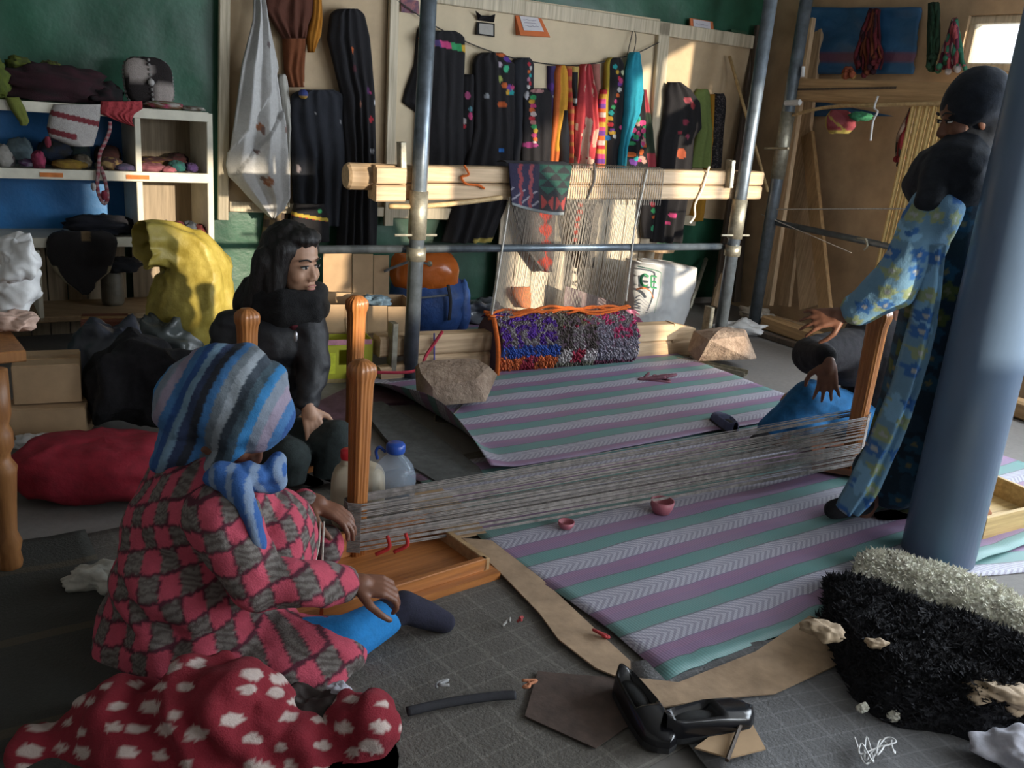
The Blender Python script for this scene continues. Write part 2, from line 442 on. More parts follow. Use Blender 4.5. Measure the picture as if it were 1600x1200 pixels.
one('tarpaulin_offcut', g_flat(RW, [(160, 1238, 1290), (182, 1240, 1400)], 0.012, 12, 5, 0.02, 4), BLUETARP,
    'strip of blue tarpaulin showing below the loom beam', 'tarpaulin', smooth=True, col=hang_cols(12, 5, lambda u, v: (0.03, 0.12, 0.27)))

# display boards on the back wall: hardboard sheets in pale batten frames
def bat(root, a, b, w=0.055, t=0.035, d=0.075, m=None):
    A, Bp = BW.p(a[0], a[1], d), BW.p(b[0], b[1], d)
    return part('batten', g_beam(A, Bp, t, w, up=(BN if False else (BN.cross(Bp - A)))), m or PALE, root)
db = thing('display_board', 'tall hardboard display panel framed in pale battens behind the white cloth', 'board', RM(-3.4, 0.03, 0.6))
P0 = [BW.p(350, -60, 0.045), BW.p(606, -60, 0.045), BW.p(603, 330, 0.045), BW.p(346, 322, 0.045)]
part('panel', g_prism(P0, -BN * 0.012), MDF, db)
bat(db, (351, -60), (348, 343)); bat(db, (358, 322), (598, 331)); bat(db, (617, -60), (606, 352))
db2 = thing('display_board', 'wide hardboard display panel in pale batten frame behind the row of scarves', 'board', RM(-1.6, 0.03, 0.6))
part('panel', g_prism([BW.p(618, -30, 0.055), BW.p(1032, 30, 0.055), BW.p(1010, 350, 0.055), BW.p(606, 340, 0.055)], -BN * 0.012), M('cream_panel', (0.60, 0.49, 0.33), r=0.7, var=0.07, sc=7, bump=0.05), db2)
bat(db2, (680, -8), (1175, 66), w=0.085); bat(db2, (1037, 36), (1014, 345), w=0.09); bat(db2, (612, 331), (1015, 345), w=0.07)
db3 = thing('display_board', 'narrow brown hardboard sheet behind the black and green dresses', 'board', RM(-0.3, 0.03, 0.6))
part('panel', g_prism([BW.p(1042, 45, 0.052), BW.p(1178, 68, 0.052), BW.p(1150, 345, 0.052), BW.p(1020, 335, 0.052)], -BN * 0.012), MDF, db3)
bat(db3, (1015, 340), (1085, 345), w=0.07)

# pale slatted screen standing against the wall, where the sun falls
sc_ = thing('slat_screen', 'pale sunlit wooden screen of narrow vertical boards behind the loom warp', 'screen', BW.p(890, 480, 0.1))
for k in range(9):
    xa, xb = 772 + k * 27, 772 + (k + 1) * 27 - 1.2
    a, b = BW.p(xa, 480, 0.11), BW.p(xb, 480, 0.11)
    a.z = b.z = 0.0
    top = 0.78 + 0.03 * ((k * 7) % 3) / 3
    part('board', g_prism([a, b, b + Z * top, a + Z * top], BN * -0.015), M('pale_slat', (0.66, 0.56, 0.42), r=0.7, var=0.1, sc=6, bump=0.08, stretch=(6, 6, 0.6)), sc_)

# floor coverings ------------------------------------------------
def stripe_mat(name, period=0.21, phase=0.0, chev=True, dirt=0.5):
    m, nt, b = _nodes(name)
    o = coordn(nt, 'Object'); sx = nt.nodes.new('ShaderNodeSeparateXYZ'); nt.links.new(o, sx.inputs[0])
    x, y = sx.outputs[0], sx.outputs[1]
    wob = mathn(nt, 'MULTIPLY', noisen(nt, 6, 3, o), 0.012)
    v = mathn(nt, 'FRACT', mathn(nt, 'ADD', mathn(nt, 'DIVIDE', mathn(nt, 'ADD', y, wob), period), 10 + phase))
    cr = nt.nodes.new('ShaderNodeValToRGB'); cr.color_ramp.interpolation = 'CONSTANT'; nt.links.new(v, cr.inputs[0])
    L = [(0, (0.085, 0.28, 0.265)), (0.27, (0.06, 0.12, 0.13)), (0.29, (0.25, 0.14, 0.29)), (0.45, (0.29, 0.145, 0.29)), (0.58, (0.19, 0.13, 0.27)), (0.60, (0.50, 0.50, 0.60)), (0.97, (0.11, 0.14, 0.17))]
    e = cr.color_ramp.elements
    e[0].position = 0; e[0].color = L[0][1] + (1,); e[1].position = L[1][0]; e[1].color = L[1][1] + (1,)
    for p, c in L[2:]:
        k = e.new(p); k.color = c + (1,)
    ab = mathn(nt, 'ABSOLUTE', mathn(nt, 'SUBTRACT', v, 0.785))
    ch = mathn(nt, 'SINE', mathn(nt, 'MULTIPLY', mathn(nt, 'ADD', x, mathn(nt, 'MULTIPLY', ab, period * 1.3)), 250.0))
    chm = mathn(nt, 'MULTIPLY', mathn(nt, 'GREATER_THAN', ch, 0.1), mathn(nt, 'MULTIPLY', mathn(nt, 'GREATER_THAN', v, 0.6), mathn(nt, 'LESS_THAN', v, 0.97)))
    col = mixn(nt, mathn(nt, 'MULTIPLY', chm, 0.8), cr.outputs[0], (0.25, 0.24, 0.33))
    weave = mathn(nt, 'MULTIPLY', mathn(nt, 'ADD', mathn(nt, 'SINE', mathn(nt, 'MULTIPLY', x, 700)), 1), 0.14)
    col = mixn(nt, weave, col, (0.05, 0.06, 0.08))
    col = mixn(nt, mathn(nt, 'MULTIPLY', noisen(nt, 3, 6, o), dirt), col, (0.27, 0.25, 0.26))
    nt.links.new(col, b.inputs['Base Color']); b.inputs['Roughness'].default_value = 0.55
    bumpn(nt, b, mathn(nt, 'ADD', weave, noisen(nt, 12, 3, o)), 0.25, 0.004); return m
MATM = stripe_mat('striped_plastic_mat')
def mat_obj(name, corners_fn, nx, ny, origin, ang, mat, label, cat='mat', thick=0.003):
    """sheet given in local coords: fn(s,t)->(x,y,z)"""
    G = [[Vector(corners_fn(j / nx, i / ny)) for j in range(nx + 1)] for i in range(ny + 1)]
    V, F = g_grid(G, thick, (0, 0, 1))
    me = bpy.data.meshes.new(name); me.from_pydata(V, [], F); me.update()
    bm = bmesh.new(); bm.from_mesh(me); bmesh.ops.recalc_face_normals(bm, faces=bm.faces); bm.to_mesh(me); bm.free()
    me.polygons.foreach_set('use_smooth', [True] * len(me.polygons))
    me.materials.append(mat); o = bpy.data.objects.new(name, me); COL.objects.link(o)
    o.location = origin; o.rotation_euler = (0, 0, ang); BASE[o.name] = Vector(origin)
    return tag(o, label, cat)
A35 = math.radians(35.2)
mc = fl(1040, 1072)
def mat1(s, t):
    x, y = lerp(-0.0, 2.55, s), lerp(0.0, 1.42, t)
    return (x + 0.02 * math.sin(t * 9), y + 0.012 * math.sin(s * 5) * (1 - t), 0.016 + 0.004 * fbm((x, y, 0), 3) + 0.022 * math.exp(-((t - 0.03) / 0.06) ** 2) * abs(fbm((x * 2.2, 0, 1), 2)))
mat_obj('striped_mat', mat1, 60, 40, (mc.x, mc.y, 0), A35, MATM, 'striped purple teal and white plastic mat lying under the warp threads')
MATM2 = stripe_mat('striped_plastic_mat_far', phase=0.35)
mo = fl(752, 750)
def mat2(s, t):
    x, y = lerp(-0.02, 2.0, s), lerp(0.0, 1.32, t)
    # left border curls up
    k = max(0, 1 - s / 0.09) * (0.35 + 0.65 * math.sin(math.pi * min(1, t * 1.1 + 0.05)))
    return (x + k * 0.12, y, 0.028 + 0.075 * k * k + 0.03 * k + 0.005 * fbm((x, y, 0), 3))
mat_obj('striped_mat', mat2, 60, 40, (mo.x, mo.y, 0), A35, MATM2, 'striped purple and teal mat with curled edge between rocks and water bottle')
b2 = fl(705, 545)
mat_obj('striped_mat', lambda s, t: (lerp(-0.2, 1.1, s), lerp(0, 0.55, t), 0.012 + 0.004 * fbm((s * 3, t * 3, 0), 2)), 20, 12, (b2.x, b2.y, 0), A35,
        stripe_mat('striped_plastic_mat_back', phase=0.6), 'piece of striped mat behind the loom beside the blue duffel bag')
b3 = fl(1500, 905)
mat_obj('striped_mat', lambda s, t: (lerp(-0.05, 0.9, s), lerp(0, 0.42, t), 0.006 + 0.004 * fbm((s * 3, t * 3, 5), 2)), 20, 12, (b3.x, b3.y, 0), math.radians(18),
        stripe_mat('striped_plastic_mat_side', phase=0.65), 'piece of pale blue striped mat under the yellow crate beside the pillar')
def carpet_mat(name, c, c2, line, period=0.07):
    m, nt, b = _nodes(name); o = coordn(nt, 'Object'); sx = nt.nodes.new('ShaderNodeSeparateXYZ'); nt.links.new(o, sx.inputs[0])
    n = noisen(nt, 5, 6, o); n2 = noisen(nt, 120, 3, o)
    col = mixn(nt, n, c, c2); col = mixn(nt, mathn(nt, 'MULTIPLY', n2, 0.5), col, (0.03, 0.03, 0.03))
    for ax in (0, 1):
        fr = mathn(nt, 'FRACT', mathn(nt, 'ADD', mathn(nt, 'DIVIDE', mathn(nt, 'ADD', sx.outputs[ax], mathn(nt, 'MULTIPLY', n, 0.01)), period * (1 if ax else 1.7)), 20))
        col = mixn(nt, mathn(nt, 'MULTIPLY', mathn(nt, 'LESS_THAN', fr, 0.09), 0.35), col, line)
    nt.links.new(col, b.inputs['Base Color']); b.inputs['Roughness'].default_value = 1.0; bumpn(nt, b, n2, 0.6, 0.006); return m
cg = fl(300, 1200)
RUG1 = carpet_mat('worn_grey_carpet', (0.10, 0.09, 0.078), (0.17, 0.155, 0.135), (0.20, 0.185, 0.165))
def wav(x, y): return 0.004 + 0.004 * fbm((x, y, 2), 2)
mat_obj('worn_carpet', lambda s, t: (lerp(-1.0, 1.45, s), lerp(-0.5, 1.15, t), wav(s * 3, t * 3)), 40, 30, (-0.45, 1.62, 0), math.radians(40), RUG1,
        'worn dark grey carpet with faint woven grid on the floor before the seated weaver', 'carpet')
mat_obj('worn_carpet', lambda s, t: (lerp(0, 1.5, s), lerp(-0.7, 0.42, t), 0.012 + wav(s * 3, t * 3 + 4)), 30, 20, (0.50, 1.62, 0), math.radians(22),
        carpet_mat('blue_grey_carpet', (0.13, 0.13, 0.135), (0.215, 0.215, 0.22), (0.24, 0.24, 0.25), 0.05), 'blue-grey carpet on the floor under the black fleece and shoes', 'carpet')
TANM = M('tan_underlay', (0.36, 0.25, 0.16), r=0.95, var=0.25, sc=12, bump=0.3)
def outline(name, pix, z, th, mat, label, cat, **k):
    P = [fl(x, y, z) for x, y in pix]; return one(name, g_prism(P, (0, 0, th)), mat, label, cat, **k)
outline('cardboard_strip', [(722, 842), (768, 846), (845, 905), (925, 980), (985, 1035), (985, 1068), (930, 1045), (872, 1000), (843, 960), (800, 915), (770, 885)], 0.014, 0.004, TANM,
        'long tan strip of underlay along the edge of the striped mat', 'underlay')
outline('underlay_sheet', [(985, 1060), (1060, 1068), (1180, 1020), (1270, 960), (1340, 975), (1330, 1030), (1210, 1085), (1100, 1095), (1020, 1110)], 0.021, 0.004, TANM,
        'frayed tan underlay sheet between the striped mat and blue-grey carpet', 'underlay')
outline('felt_strip', [(560, 638), (596, 634), (655, 668), (748, 738), (756, 752), (690, 766), (640, 735), (600, 690)], 0.002, 0.022, M('slate_felt_rug', (0.085, 0.09, 0.09), var=.3, sc=30), 'slate grey felt strip along the curled edge of the striped mat', 'felt')
outline('maroon_rug', [(480, 640), (560, 600), (650, 606), (648, 632), (590, 634), (556, 650), (560, 720), (500, 740)], 0.001, 0.012, M('maroon_rug_wool', (0.10, 0.035, 0.05), var=.4, sc=14, c2=(0.14, 0.07, 0.10)), 'dark maroon rug between the fruit carton and the felt strip', 'rug')
outline('cardboard_patch', [(640, 770), (690, 765), (735, 800), (760, 835), (690, 845), (640, 830)], 0.012, 0.006, CARD, 'flat brown cardboard piece under the warp beside the water bottle', 'cardboard')
outline('dirt_patch', [(840, 1050), (960, 1060), (990, 1130), (930, 1170), (820, 1120)], 0.0085, 0.0025, M('brown_felt', (0.075, 0.05, 0.04), var=0.3, sc=20), 'dark brown felt scrap beside the black shoes', 'felt scrap')

# blue painted pillar
pb = (fl(1403, 882) + fl(1517, 900)) / 2 + Vector((0.05, 0.10, 0)); PR = 0.116
one('pillar', g_lathe([(PR, 0), (PR, 1.3), (PR, CEIL)], pb, n=40), M('blue_grey_paint', (0.115, 0.175, 0.27), r=0.38, var=0.1, sc=3, bump=0.04, coat=0.15),
    'round blue-grey painted steel pillar beside the standing woman', 'pillar', smooth=True)
# ================================================================ BIG LOOM
def pipe(a, b, r, n=16): return g_tube([a, b], r, n)
def flr(v): return Vector((v.x, v.y, 0))
pl_base = flr(LM.p(640, 600)); pr_base = flr(LM.p(1160, 290))
loom = thing('weaving_loom', 'upright loom of steel pipe posts and pine beams with a patterned rug in progress', 'loom', (pl_base + pr_base) / 2)
BACK = -LM.n
for nm, bs, yy in (('l', pl_base, 0), ('r', pr_base, 0)):
    post = part('post', pipe(bs, bs + Z * 2.15, 0.036), STEEL, loom, smooth=True)
    part('collar', pipe(bs + Z * 0.70, bs + Z * 0.92, 0.043), GALV, post, smooth=True)
    part('collar', pipe(bs + Z * 0.60, bs + Z * 0.66, 0.046), GALV, post, smooth=True)
    part('pin', pipe(bs + Z * 0.72 - LM.u * 0.12 + LM.n * 0.02, bs + Z * 0.72 + LM.u * 0.09 + LM.n * 0.02, 0.006, 8), GALV, post)
    part('wedge', g_beam(bs + Z * 0.98 - LM.u * 0.075 + BACK * 0.03, bs + Z * 1.13 - LM.u * 0.085 + BACK * 0.03, 0.03, 0.05, up=LM.n), GALV, post)
    part('foot', g_beam(bs + Z * 0.015 - LM.u * 0.12, bs + Z * 0.015 + LM.u * 0.12, 0.1, 0.03), STEEL, post)
    part('wedge', g_beam(bs + Z * 0.06 - LM.u * 0.09 + BACK * 0.02, bs + Z * 0.30 - LM.u * 0.09 + BACK * 0.02, 0.03, 0.06, up=LM.n), GALV, post)
ZT = 0.885
def lp(x, z, d=0.0):
    """loom plane at pixel column x (at beam height), height z, d toward the viewer"""
    p = LM.p(x, 288); return flr(p) + LM.n * d + Z * z
def lb(x, z, d=0.0):
    p = LM.p(x, 545); return flr(p) + LM.n * d + Z * z
part('top_beam', g_beam(lp(592, 0.985, -0.085), lp(1200, 1.035, -0.085), 0.09, 0.075), PINE, loom)
part('top_beam', g_beam(lp(592, 0.905, -0.085), lp(1200, 0.955, -0.085), 0.09, 0.075), PINE, loom)
part('beam_end', g_lathe([(0.052, 0), (0.060, 0.012), (0.060, 0.19), (0.052, 0.2)], lp(553, 0.965, -0.11), n=16, axis=LM.u), PINE, loom)
for k in (0, 1):
    part('clamp_block', g_beam(lp(588, 0.903 + k * 0.078, -0.02), lp(634, 0.906 + k * 0.078, -0.02), 0.05, 0.072), PINE, loom)
rod = part('heddle_rod', g_tube(curve([lp(612, 0.845, -0.02), lp(660, 0.85, 0.0), lp(720, 0.865, -0.02), lp(790, 0.895, -0.03)]), 0.012), wood('peeled_stick', (0.5, 0.33, 0.15), (0.62, 0.44, 0.22)), loom, smooth=True)
part('cross_pipe', pipe(LM.p(498, 390, -0.05), LM.p(1142, 385, -0.05), 0.019), STEEL, loom, smooth=True)
part('bottom_beam', g_beam(lb(598, 0.175, -0.08), lb(1060, 0.15, -0.08), 0.1, 0.10), PINE, loom)
part('bottom_beam', g_beam(lb(652, 0.07, -0.08), lb(1088, 0.05, -0.08), 0.1, 0.10), PINE, loom)
part('beam_end', g_beam(lb(1055, 0.12, -0.08), lb(1092, 0.115, -0.08), 0.1, 0.17, taper=0.6), PINE, loom)
part('beam_end', g_beam(lb(596, 0.045, -0.02), lb(640, 0.06, -0.02), 0.06, 0.08), PINE, loom)
# rolled rug on the bottom beam: pile tufts in colour blocks
rc0, rc1 = lb(772, 0.155, -0.06), lb(982, 0.135, -0.06); RR = 0.150
PUR, GRY, ORG, RED, WHT, BLU, BRN, PNK = (0.13, 0.04, 0.36), (0.30, 0.27, 0.27), (0.75, 0.18, 0.06), (0.45, 0.04, 0.08), (0.60, 0.55, 0.55), (0.04, 0.10, 0.42), (0.14, 0.11, 0.10), (0.65, 0.06, 0.2)
def rugcol(u, a):
    """u along the beam 0..1, a angle from straight up over the front, in turns 0..0.5"""
    h = min(.99, max(0, .5 + .9 * noise.noise(Vector((u * 16, a * 26, 1))) + random.uniform(-.12, .12)))
    if u < 0.40:
        if a < 0.23: return PUR if (h < 0.45) ^ (abs(u - 0.2) < 0.1) else GRY
        if a < 0.29: return BLU
        return ORG if abs(u - 0.2) > 0.05 else RED
    if u < 0.68:
        k = min(2, int((u - 0.40) / 0.0934))
        if a < 0.13: return [(0.22, 0.2, 0.15), BRN, (0.25, 0.21, 0.14)][k] if h < 0.8 else RED
        if a < 0.26: return [(0.10, 0.08, 0.07), GRY, (0.12, 0.1, 0.09)][k]
        return [WHT, RED, WHT][k] if a < 0.34 else (BRN if h < 0.4 else (0.3, 0.28, 0.22))
    if a < 0.12: return PNK if h < 0.5 else GRY
    if a < 0.2 and u > 0.8: return PNK if h < 0.6 else (0.2, 0.18, 0.22)
    return [(0.33, 0.31, 0.37), (0.24, 0.22, 0.28), (0.42, 0.39, 0.44)][int(h * 3)] if a < 0.34 else (0.2, 0.06, 0.11)
random.seed(3)
rv = (rc1 - rc0); rl = rv.length; rd = rv.normalized(); fwd = LM.n
rug = part('rolled_rug', g_lathe([(RR * 0.9, 0), (RR, 0.015), (RR, rl - 0.015), (RR * 0.9, rl)], rc0, n=32, axis=rd), WOOL, loom, smooth=True, col=lambda i, v: (0.12, 0.07, 0.10))
TV, TF, TC = [], [], []
for k in range(5200):
    u, a = random.random(), random.uniform(-0.12, 0.5); an = a * 2 * math.pi
    d = (Z * math.cos(an) + fwd * math.sin(an)); p = rc0 + rd * (u * rl) + d * RR * 0.985
    c = rugcol(u, max(0, a)); j = random.uniform(0.7, 1.25); s = random.uniform(0.010, 0.016)
    t = d.cross(rd); tip = p + d * random.uniform(0.004, 0.016) + Z * -0.004
    n = len(TV); TV += [p + rd * s, p - rd * s * 0.5 + t * s, p - rd * s * 0.5 - t * s, tip]
    TF += [(n, n + 1, n + 3), (n + 1, n + 2, n + 3), (n + 2, n, n + 3)]; TC += [tuple(x * j for x in c)] * 4
part('pile', (TV, TF), WOOL, rug, col=TC, kind='stuff')
ORY = M('orange_yarn', (0.62, 0.13, 0.02), r=0.95, var=0.2, sc=60, bump=0.4)
for k in range(5):
    random.seed(40 + k)
    pts = [lb(lerp(765, 985, t / 7), 0.30 + random.uniform(-0.012, 0.03) + (0.03 if k == 3 and 2 < t < 5 else 0), -0.06 + random.uniform(-0.03, 0.05)) for t in range(8)]
    part('yarn', g_tube(curve(pts), 0.0075, 6), ORY, loom, smooth=True)
part('yarn', g_tube(curve([lb(768, 0.30, 0.0), lb(764, 0.18, 0.09), lb(766, 0.05, 0.09), lb(772, 0.02, 0.05)]), 0.012, 6), ORY, loom, smooth=True)
# warp: hundreds of threads between beam and rug
WARPM = M('grey_wool_thread', (0.42, 0.38, 0.33), r=0.95, var=0.3, sc=80, bump=0)
W = []
for k in range(95):
    t = k / 94; random.seed(k)
    a = lp(lerp(800, 1012, t), 0.90, -0.03); b = lb(lerp(772, 978, t), 0.29, -0.07)
    W.append(g_tube([a, a.lerp(b, 0.5) + LM.n * random.uniform(-0.006, 0.006), b], 0.0016, 4))
part('warp', join(*W), WARPM, loom, kind='stuff')
W = []
for k in range(40):
    x = lerp(900, 1042, k / 39); W.append(g_tube([lp(x, 0.872, -0.036), lp(x, 1.062, -0.036), lp(x, 1.068, -0.085)], 0.0022, 4))
part('beam_wrapping', join(*W), WARPM, loom, kind='stuff')
part('edge_cord', g_tube([lp(802, 0.9, -0.02), lb(770, 0.29, -0.04)], 0.005, 6), M('white_cord', (0.6, 0.57, 0.5), bump=0), loom)
part('edge_cord', g_tube([lp(1014, 1.06, -0.03), lp(1005, 0.75, -0.03), LM.p(978, 470, -0.03)], 0.005, 6), MATS['white_cord'], loom)
part('tie', g_tube(curve([lp(930, 1.08, -0.03), lp(933, 1.0, -0.03), lp(928, 0.93, -0.03), lp(925, 0.88, -0.04)]), 0.006, 6), M('grey_cord', (0.06, 0.055, 0.055), bump=0), loom)
part('tie', g_tube(curve([lp(1110, 1.09, -0.03), lp(1104, 0.97, -0.03), lp(1096, 0.88, -0.03), lp(1098, 0.82, -0.03), lp(1092, 0.78, -0.03)]), 0.006, 6), MATS['white_cord'], loom)
part('tie', g_tube(curve([lp(728, 1.04, -0.03), lp(735, 1.0, -0.025), lp(725, 0.985, -0.03), lp(733, 0.955, -0.03), lp(752, 0.95, -0.03), lp(762, 0.935, -0.03)]), 0.006, 6), ORY, loom)
part('tie', g_tube(curve([lb(560, 0.09, 0.06), lb(640, 0.08, 0.07), lb(668, 0.14, 0.0), lb(690, 0.25, 0.0)]), 0.008, 6), M('red_cord', (0.45, 0.03, 0.06), bump=0.2), loom)
part('tie', g_tube([lb(680, 0.235, -0.022), lb(682, 0.13, -0.022), lb(684, 0.02, -0.022)], 0.004, 6), M('blue_cord', (0.03, 0.05, 0.3), bump=0), loom)
# patterned weaving draped over the beam
def drape_col(u, v):
    if v < 0.14: return (0.03, 0.03, 0.04)
    w = (v - 0.14) / 0.86
    if w > 0.93: return (0.22, 0.24, 0.24)
    if u < 0.50:
        base = (0.022, 0.018, 0.05) if u < 0.42 else (0.03, 0.025, 0.05)
        for c0_, c in ((0.16, (0.24, 0.04, 0.05)), (0.34, (0.24, 0.05, 0.06))):
            if abs(u - c0_ - 0.07 * abs(((w * 3) % 1) - 0.5)) < 0.03: return c
        if w > 0.55 and abs(((u * 5 + w * 4) % 1) - 0.5) < 0.08: return (0.3, 0.28, 0.32)
        return base
    if w < 0.60:
        i, j = int((u - 0.5) / 0.125), int(w / 0.15); a, b = ((u - 0.5) / 0.125) % 1, (w / 0.15) % 1
        if (i + j) % 2 == 0 and a + b < 1.0: return (0.018, 0.075, 0.055)
        if (i + j) % 2 == 1 and a > b: return (0.018, 0.065, 0.05)
        return (0.02, 0.022, 0.025)
    a, b = (((u - 0.5) * 4) % 1) - 0.5, ((w - 0.6) * 3) - 0.5
    return (0.30, 0.045, 0.04) if abs(a) > abs(b) * 0.8 and abs(a) < 0.42 and abs(b) < 0.40 else (0.03, 0.025, 0.028)
def drape():
    G = []; NV, NU = 64, 56
    for i in range(NV + 1):
        v = i / NV; row = []
        for j in range(NU + 1):
            u = j / NU
            if v < 0.14:
                k = v / 0.14; xt, z, d = lerp(796, 893, u), lerp(1.055, 1.062, u), lerp(-0.14, -0.03, k)
                p = lp(xt, z + 0.012 * math.sin(math.pi * k), d)
            else:
                w = (v - 0.14) / 0.86; x = lerp(lerp(794, 893, u), lerp(802 + 10 * u, 890, u), w)
                z = lerp(1.06, 0.815 + 0.05 * (1 - u) * (1 - u), w)
                p = lp(x, z, -0.022 + 0.014 * math.sin(u * 9 + w * 2) * w + 0.012)
            row.append(p)
        G.append(row)
    return g_grid(G, 0.006, LM.n), hang_cols(NU, NV, drape_col)
g, c = drape()
one('patterned_weaving', g, CLOTH, 'dark woven cloth with green star and red figures draped over the loom beam', 'textile', smooth=True, col=c)

def rock(seed, c, r, ang, n=26, cuts=()):
    random.seed(seed); P = []
    R = rotz(ang)
    for _ in range(n):
        d = Vector((random.gauss(0, 1), random.gauss(0, 1), random.gauss(0, 1))).normalized()
        d = Vector((math.copysign(abs(d.x) ** 0.55, d.x), math.copysign(abs(d.y) ** 0.55, d.y), math.copysign(abs(d.z) ** 0.5, d.z)))
        P.append(Vector(c) + R @ Vector((d.x * r[0], d.y * r[1], max(-0.75, d.z) * r[2])))
    return g_hull(P)
r1 = fl(705, 652); r2 = fl(1132, 582)
one('boulder', rock(11, r1 + Vector((0, 0.12, 0.115)), (0.185, 0.13, 0.105), 0.35), ROCKM, 'angular tan boulder weighing down the loom foot near the wooden posts', 'rock')
one('boulder', rock(5, r2 + Vector((0, 0.13, 0.115)), (0.185, 0.13, 0.105), 0.3), ROCKM, 'angular tan boulder on the concrete by the loom foot near the leaning planks', 'rock')
def channel(p, d, L, lab):
    d = Vector(d).normalized(); s = Z.cross(d); w, h, t = 0.035, 0.03, 0.005
    prof = [(-w, 0), (w, 0), (w, h), (w - t, h), (w - t, t), (-w + t, t), (-w + t, h), (-w, h)]
    one('steel_channel', g_prism([p + s * a + Z * b for a, b in prof], d * L), GALV, lab, 'metal bar')
channel(fl(690, 662) + Z * 0.0, (0.2, 1, 0), 0.28, 'short steel channel poking out from under the boulder beside the curled mat')
channel(fl(1165, 588), (-0.75, 0.45, 0), 0.40, 'flat steel channel under the boulder on the concrete floor')
one('floor_lath', g_beam(fl(1035, 575, 0.015), fl(1100, 570, 0.015), 0.06, 0.02), PINE, 'short pale wooden slat on the floor before the loom beam end', 'slat')

# ================================================================ SECOND LOOM along the right wall
q0 = flr(LW.p(1182, 478)); ztop = 2.3
loom2 = thing('weaving_loom', 'second steel pipe loom standing along the brown wall with golden warp', 'loom', q0)
def wp2(x, y, d=0.0): return LW.p(x, y, d)
p2a = part('post', pipe(q0, q0 + Z * ztop, 0.04), STEEL, loom2, smooth=True)
e2 = q0 + LW.u * 2.3
part('post', pipe(e2, e2 + Z * ztop, 0.04), STEEL, loom2, smooth=True)
part('collar', pipe(q0 + Z * 1.0, q0 + Z * 1.42, 0.046), GALV, p2a, smooth=True)
part('pin', pipe(wp2(1195, 232, 0.05), wp2(1232, 232, 0.05), 0.008, 8), GALV, p2a)
part('pin', pipe(wp2(1228, 161, 0.05), wp2(1250, 160, 0.05), 0.018, 8), WHITEPL, p2a)
bm0 = wp2(1236, 139); bm1 = bm0 + LW.u * 2.2
part('top_beam', g_beam(bm0 + LW.n * -0.06, bm1 + LW.n * -0.06, 0.09, 0.135), wood('amber_beam', (0.40, 0.24, 0.11), (0.55, 0.35, 0.17), rz=-60, bump=.08), loom2)
part('beam_crack', g_beam(wp2(1238, 140, -0.012), wp2(1400, 137, -0.012), 0.004, 0.012), DKWOOD, loom2)
for x in (1240, 1255): part('peg', pipe(wp2(x, 104, 0.0), wp2(x - 1, 120, 0.0), 0.012, 8), WHITEPL, loom2)
part('heddle_rod', g_tube(curve([wp2(1238, 180, 0.0), wp2(1290, 168, 0.0), wp2(1370, 164, 0.0), wp2(1500, 161, 0.0)]), 0.011), MATS['peeled_stick'], loom2, smooth=True)
part('cross_pipe', pipe(wp2(1200, 345, -0.02), wp2(1200, 345, -0.02) + LW.u * 2.2 , 0.02), STEEL, loom2, smooth=True)
part('thread', g_tube([wp2(1205, 327), wp2(1420, 326)], 0.004, 5), WARPM, loom2)
part('thread', g_tube([wp2(1190, 335), wp2(1330, 395)], 0.003, 5), WARPM, loom2)
part('clip', g_tube(curve([wp2(1340, 372), wp2(1352, 374), wp2(1355, 384), wp2(1350, 390)]), 0.008, 6), GALV, loom2)
W = []
for k in range(26):
    x = lerp(1428, 1520, k / 25); a = wp2(x, 162, -0.02)
    b = Vector((a.x, a.y, 0.35)) - LW.u * 0.03
    W.append(g_tube([a, b], 0.0045 if k % 3 else 0.012, 5))
part('warp', join(*W), M('golden_thread', (0.62, 0.44, 0.18), r=0.9, var=0.2, sc=40, bump=0), loom2, kind='stuff')
part('bottom_beam', g_beam(q0 + LW.u * 0.05 + Z * 0.05 - LW.n * 0.06, e2 - LW.u * 0.05 + Z * 0.05 - LW.n * 0.06, 0.09, 0.09), MATS['amber_beam'], loom2)
# knotted white cord, tassels and bundles on/behind the second loom
one('knotted_cord', g_tube(curve([wp2(1372, 150, 0.03), wp2(1366, 168, 0.035), wp2(1371, 175, 0.04), wp2(1364, 190, 0.035), wp2(1360, 220, 0.03)]), 0.006, 6), WHITEPL, 'knotted white cord hanging from the second loom rod', 'cord', smooth=True)
def tassel(name, plane, rows, d, cols, label, seed, cat='tassel', n=26):
    """bundle of hanging strands"""
    random.seed(seed); gs = []; cc = []
    for k in range(n):
        c = random.choice(cols); u = random.random(); pts = []
        t1 = random.uniform(0.7, 1.0)
        for i in range(6):
            t = i / 5 * t1; y, xl, xr = rows_at(rows, t)
            pts.append(plane.p(lerp(xl, xr, min(1, max(0, u + random.uniform(-.08, .08)))), y, d + random.uniform(0.0, 0.05)))
        g = g_tube(curve(pts, 3), random.uniform(0.007, 0.014), 5); gs.append(g); cc += [c] * len(g[0])
        if random.random() < 0.4:
            g = g_ell(pts[-1], (0.02, 0.02, 0.02), nu=8, nv=5); gs.append(g); cc += [random.choice(cols)] * len(g[0])
    return one(name, join(*gs), WOOL, label, cat, smooth=True, col=cc)
tassel('yarn_tassel', RW, [(15, 1360, 1374), (50, 1345, 1374), (95, 1335, 1380), (118, 1345, 1372)], 0.05, [(0.09, 0.01, 0.02), (0.04, 0.01, 0.02), (0.16, 0.02, 0.03), (0.2, 0.05, 0.02)], 'long dark red yarn tassel hanging over the blue tarpaulin', 5)
tassel('yarn_tassel', RW, [(5, 1452, 1466), (60, 1450, 1466), (112, 1448, 1462)], 0.05, [(0.01, 0.04, 0.02), (0.015, 0.06, 0.03)], 'dark green yarn skein hanging between blue tarpaulin and window', 6)
